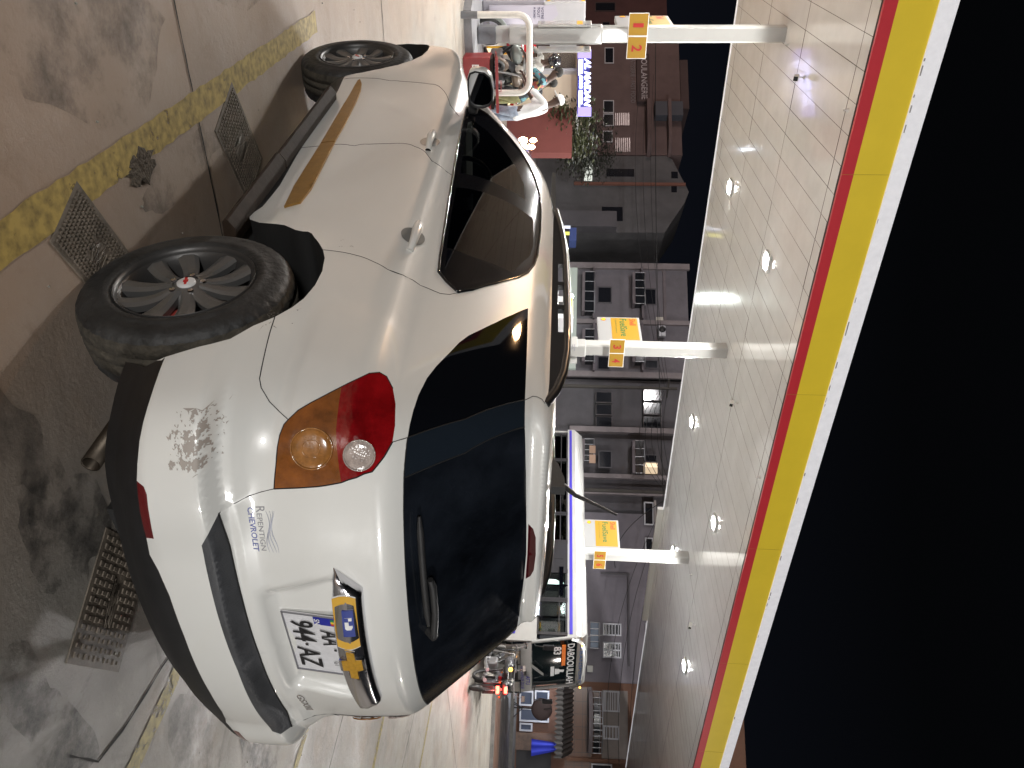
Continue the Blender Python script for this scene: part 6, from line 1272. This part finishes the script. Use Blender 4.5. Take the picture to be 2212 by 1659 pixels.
def person(label, P, rz, J, top, bottom, hat=None, bulk=1.0, pattern=None, sleeves=1.0, helmet=False):
    """J: joints in local metres, x forward"""
    t = thing('person', label, 'person', P, rz); g = lambda k: tuple(J[k])
    mid = tuple((Vector(J['hip']) + Vector(J['chest'])) / 2); body = [[(g('hip'), (.13, .10)), (mid, (.125, .095)), (g('chest'), (.15, .11)), (g('neck'), .055), (tuple(Vector(J['neck']) * .4 + Vector(J['head']) * .6), (.07, .08)), (g('head'), (.078, .092)), (tuple(Vector(J['head']) + (Vector(J['head']) - Vector(J['neck'])) * .45), (.05, .06))]]
    for s in 'LR':
        sg = 1 if s == 'L' else -1
        body.append([(g('chest'), (.15, .11)), (g('sh' + s), .055), (g('el' + s), .040), (g('wr' + s), .026)]); body += hand(J['wr' + s], Vector(J['wr' + s]) - Vector(J['el' + s]), -sg)
        body.append([(g('hip'), (.13, .10)), (g('th' + s), .085), (g('kn' + s), .055), (g('an' + s), .036), (tuple(Vector(J['an' + s]) + Vector((.12, 0, -.045))), (.035, .028)), (tuple(Vector(J['an' + s]) + Vector((.19, 0, -.05))), (.03, .02))])
    bo = limb_mesh('body', body, SKIN, t)
    sh = [[(tuple(Vector(J['hip']) + Vector((-.01, 0, -.12))), (.17 * bulk, .14 * bulk)), (tuple(Vector(J['hip']) + Vector((0, 0, .02))), (.16 * bulk, .13 * bulk)), (mid, (.15 * bulk, .12 * bulk)), (g('chest'), (.165 * bulk, .13 * bulk)), (tuple(Vector(J['neck']) * .7 + Vector(J['chest']) * .3), (.085, .075))]]
    for s in 'LR': e = Vector(J['sh' + s]).lerp(Vector(J['el' + s]), sleeves); ch = [(g('chest'), (.165 * bulk, .13 * bulk)), (g('sh' + s), .072), (tuple(e), .056)]; sh.append(ch)
    limb_mesh('shirt', sh, top, bo)
    tr = []
    for s in 'LR': tr.append([(tuple(Vector(J['hip']) + Vector((0, 0, .10))), (.135, .11)), (g('hip'), (.15, .12)), (g('th' + s), .098), (g('kn' + s), .074), (tuple(Vector(J['an' + s]) + Vector((0, 0, .03))), .062)])
    limb_mesh('trousers', tr, bottom, bo)
    for s in 'LR': a = Vector(J['an' + s]); mb = MB(); mb.ball(a + Vector((.07, 0, -.055)), .06, 12, 8, (2.0, .8, .62)); mb.build('shoe', BLKPL, bo)
    H_ = Vector(J['head']); up = (H_ - Vector(J['neck'])).normalized(); fw = Vector((1, 0, 0)); fw = (fw - up * fw.dot(up)).normalized(); sd = up.cross(fw)
    mb = MB(); mb.tube([H_ + fw * .088 + up * .02, H_ + fw * .108 - up * .012], [.008, .016], 6); mb.build('nose', SKIN, bo)
    for s in (-1, 1): mb = MB(); mb.ball(H_ + sd * .085 * s, .022, 8, 6, (.8, .4, 1.3)); mb.build('ear', SKIN, bo); mb = MB(); mb.ball(H_ + fw * .086 + sd * .03 * s + up * .018, .009, 8, 6); mb.build('eye', mat('eye_white', (.6, .6, .58), .3), bo)
    mb = MB(); mb.ball(H_ + fw * .086 - up * .045, .02, 8, 6, (.5, 1.2, .35)); mb.build('mouth', mat('lip', (.07, .025, .022), .5), bo)
    if helmet: mb = MB(); mb.ball(H_ + up * .02 - fw * .005, .135, 20, 14, (1.08, .95, 1.0)); mb.build('helmet', hat, bo); mb = MB(); mb.ball(H_ + up * .02 + fw * .035, .125, 18, 12, (1.0, .85, .55)); mb.build('visor', BLKGL, bo)
    elif hat is not None:
        mb = MB(); R_ = up.to_track_quat('Z', 'Y').to_matrix(); mb.lathe([(.102, .015), (.105, .05), (.09, .10), (.05, .125), (0, .13)], H_, n=24, rot=R_); mb.box(H_ + fw * .13 + up * .035, (.10, .13, .012), R_, .005); mb.build('cap', hat, bo)
    else: mb = MB(); mb.ball(H_ + up * .035 - fw * .012, .100, 16, 10, (1.0, .88, .92)); mb.build('hair', mat('black_hair', (.012, .011, .010), .8), bo)
    return t
def stand(lean=0.0, arm=.0, h=1.0):
    J = dict(hip=(0, 0, .92), chest=(lean * .55, 0, 1.30), neck=(lean * .80, 0, 1.50), head=(lean * 1.0 + .03, 0, 1.64), shL=(lean * .70, .17, 1.41), shR=(lean * .70, -.17, 1.41), elL=(lean * .75 + .10 + arm * .5, .22, 1.16), elR=(lean * .75 + .10 + arm * .5, -.22, 1.16), wrL=(lean * .8 + .22 + arm, .17, .98 + arm * .25), wrR=(lean * .8 + .22 + arm, -.17, .98 + arm * .25), thL=(0, .09, .84), thR=(0, -.09, .84), knL=(.05, .10, .48), knR=(-.03, -.10, .48), anL=(-.02, .11, .09), anR=(-.10, -.11, .09))
    return {k: tuple(c * h for c in v) for k, v in J.items()}
WSH = mat('white_shirt', (.70, .72, .74), .7, noise=.12, nscale=9, bump=.5, bscale=18); JEAN = mat('pale_jeans', (.28, .33, .42), .8, noise=.5, nscale=12); OLV = mat('olive_trousers', (.20, .20, .09), .8, noise=.4, nscale=10); DRK = mat('dark_clothes', (.02, .02, .024), .8)
PAT = mat('patterned_shirt', (.05, .07, .10), .7)
_n = PAT.node_tree.nodes; _l = PAT.node_tree.links; _t = _n.new('ShaderNodeTexCoord'); _v = _n.new('ShaderNodeTexVoronoi'); _v.inputs['Scale'].default_value = 16; _r = _n.new('ShaderNodeValToRGB'); _r.color_ramp.interpolation = 'CONSTANT'
for p_, c_ in ((0, (.02, .03, .04, 1)), (.45, (.08, .22, .26, 1)), (.65, (.45, .40, .12, 1)), (.8, (.35, .08, .06, 1)), (.9, (.5, .6, .6, 1))):
    e_ = _r.color_ramp.elements.new(p_) if p_ else _r.color_ramp.elements[0]; e_.position = p_; e_.color = c_
_r.color_ramp.elements.remove(_r.color_ramp.elements[-1]) if len(_r.color_ramp.elements) > 5 else None
_s = _n.new('ShaderNodeSeparateColor'); _l.new(_t.outputs['Object'], _v.inputs['Vector']); _l.new(_v.outputs['Color'], _s.inputs[0]); _l.new(_s.outputs[0], _r.inputs[0]); _l.new(_r.outputs[0], _n['Principled BSDF'].inputs['Base Color'])
lf = math.atan2((-RH).y, (-RH).x)
def foot(y, dep): P = at_depth(1150, y, dep); return Vector((P.x, P.y, 0))
person('person in white shirt, pale jeans and white cap leaning left beside the motorcycles', foot(246, 13.6), lf, stand(.20, .22, 1.02), WSH, JEAN, mat('cap_cloth', (.65, .65, .66), .7))
person('person in a bright patterned shirt and olive trousers bending over a motorcycle', foot(212, 14.2), lf + .25, stand(.42, .20, 1.0), PAT, OLV)
J = dict(hip=(0, 0, .86), chest=(.12, 0, 1.20), neck=(.20, 0, 1.42), head=(.24, 0, 1.56), shL=(.18, .18, 1.32), shR=(.18, -.18, 1.32), elL=(.36, .26, 1.12), elR=(.36, -.26, 1.12), wrL=(.56, .24, 1.02), wrR=(.56, -.24, 1.02), thL=(.05, .11, .84), thR=(.05, -.11, .84), knL=(.38, .20, .62), knR=(.38, -.20, .62), anL=(.22, .20, .22), anR=(.22, -.20, .22))
bp = bk1.matrix_basis; person('helmeted person in pale top and dark trousers astride a motorcycle', bp @ Vector((-.28, 0, 0)), math.atan2(hd2.y, hd2.x), J, mat('grey_top', (.38, .38, .36), .8, noise=.4, nscale=12), DRK, mat('helmet_black', (.015, .015, .02), .12, coat=1.0), helmet=True)
bp = bk2.matrix_basis; J2 = dict(J); J2['wrL'] = (.50, .28, 1.0); J2['head'] = (.30, .02, 1.55); person('person in dark jacket seated low on the brown motorcycle', bp @ Vector((-.30, 0, -.02)), math.atan2(hd2.y, hd2.x) + .35, J2, DRK, DRK)
# red equipment behind the column and a yellow bollard
t = thing('red_tank', 'red rounded tank with a small yellow label behind the first column', 'tank', foot(101, 15.6)); mb = MB(); mb.lathe([(.0, .55), (.16, .56), (.2, .62), (.2, 1.05), (.16, 1.15), (.05, 1.18), (0, 1.18)], n=24); mb.build('shell', mat('glossy_red', (.5, .02, .03), .25, coat=.8), t)
mb = MB(); mb.box((-.02, -.2, .8), (.12, .02, .12)); mb.build('label', YS, t); mb = MB()
for a in (.4, 2.5, 4.6): mb.cyl((.16 * math.cos(a), .16 * math.sin(a), 0), (.16 * math.cos(a), .16 * math.sin(a), .58), .02, 8)
mb.build('stand', YS, t)
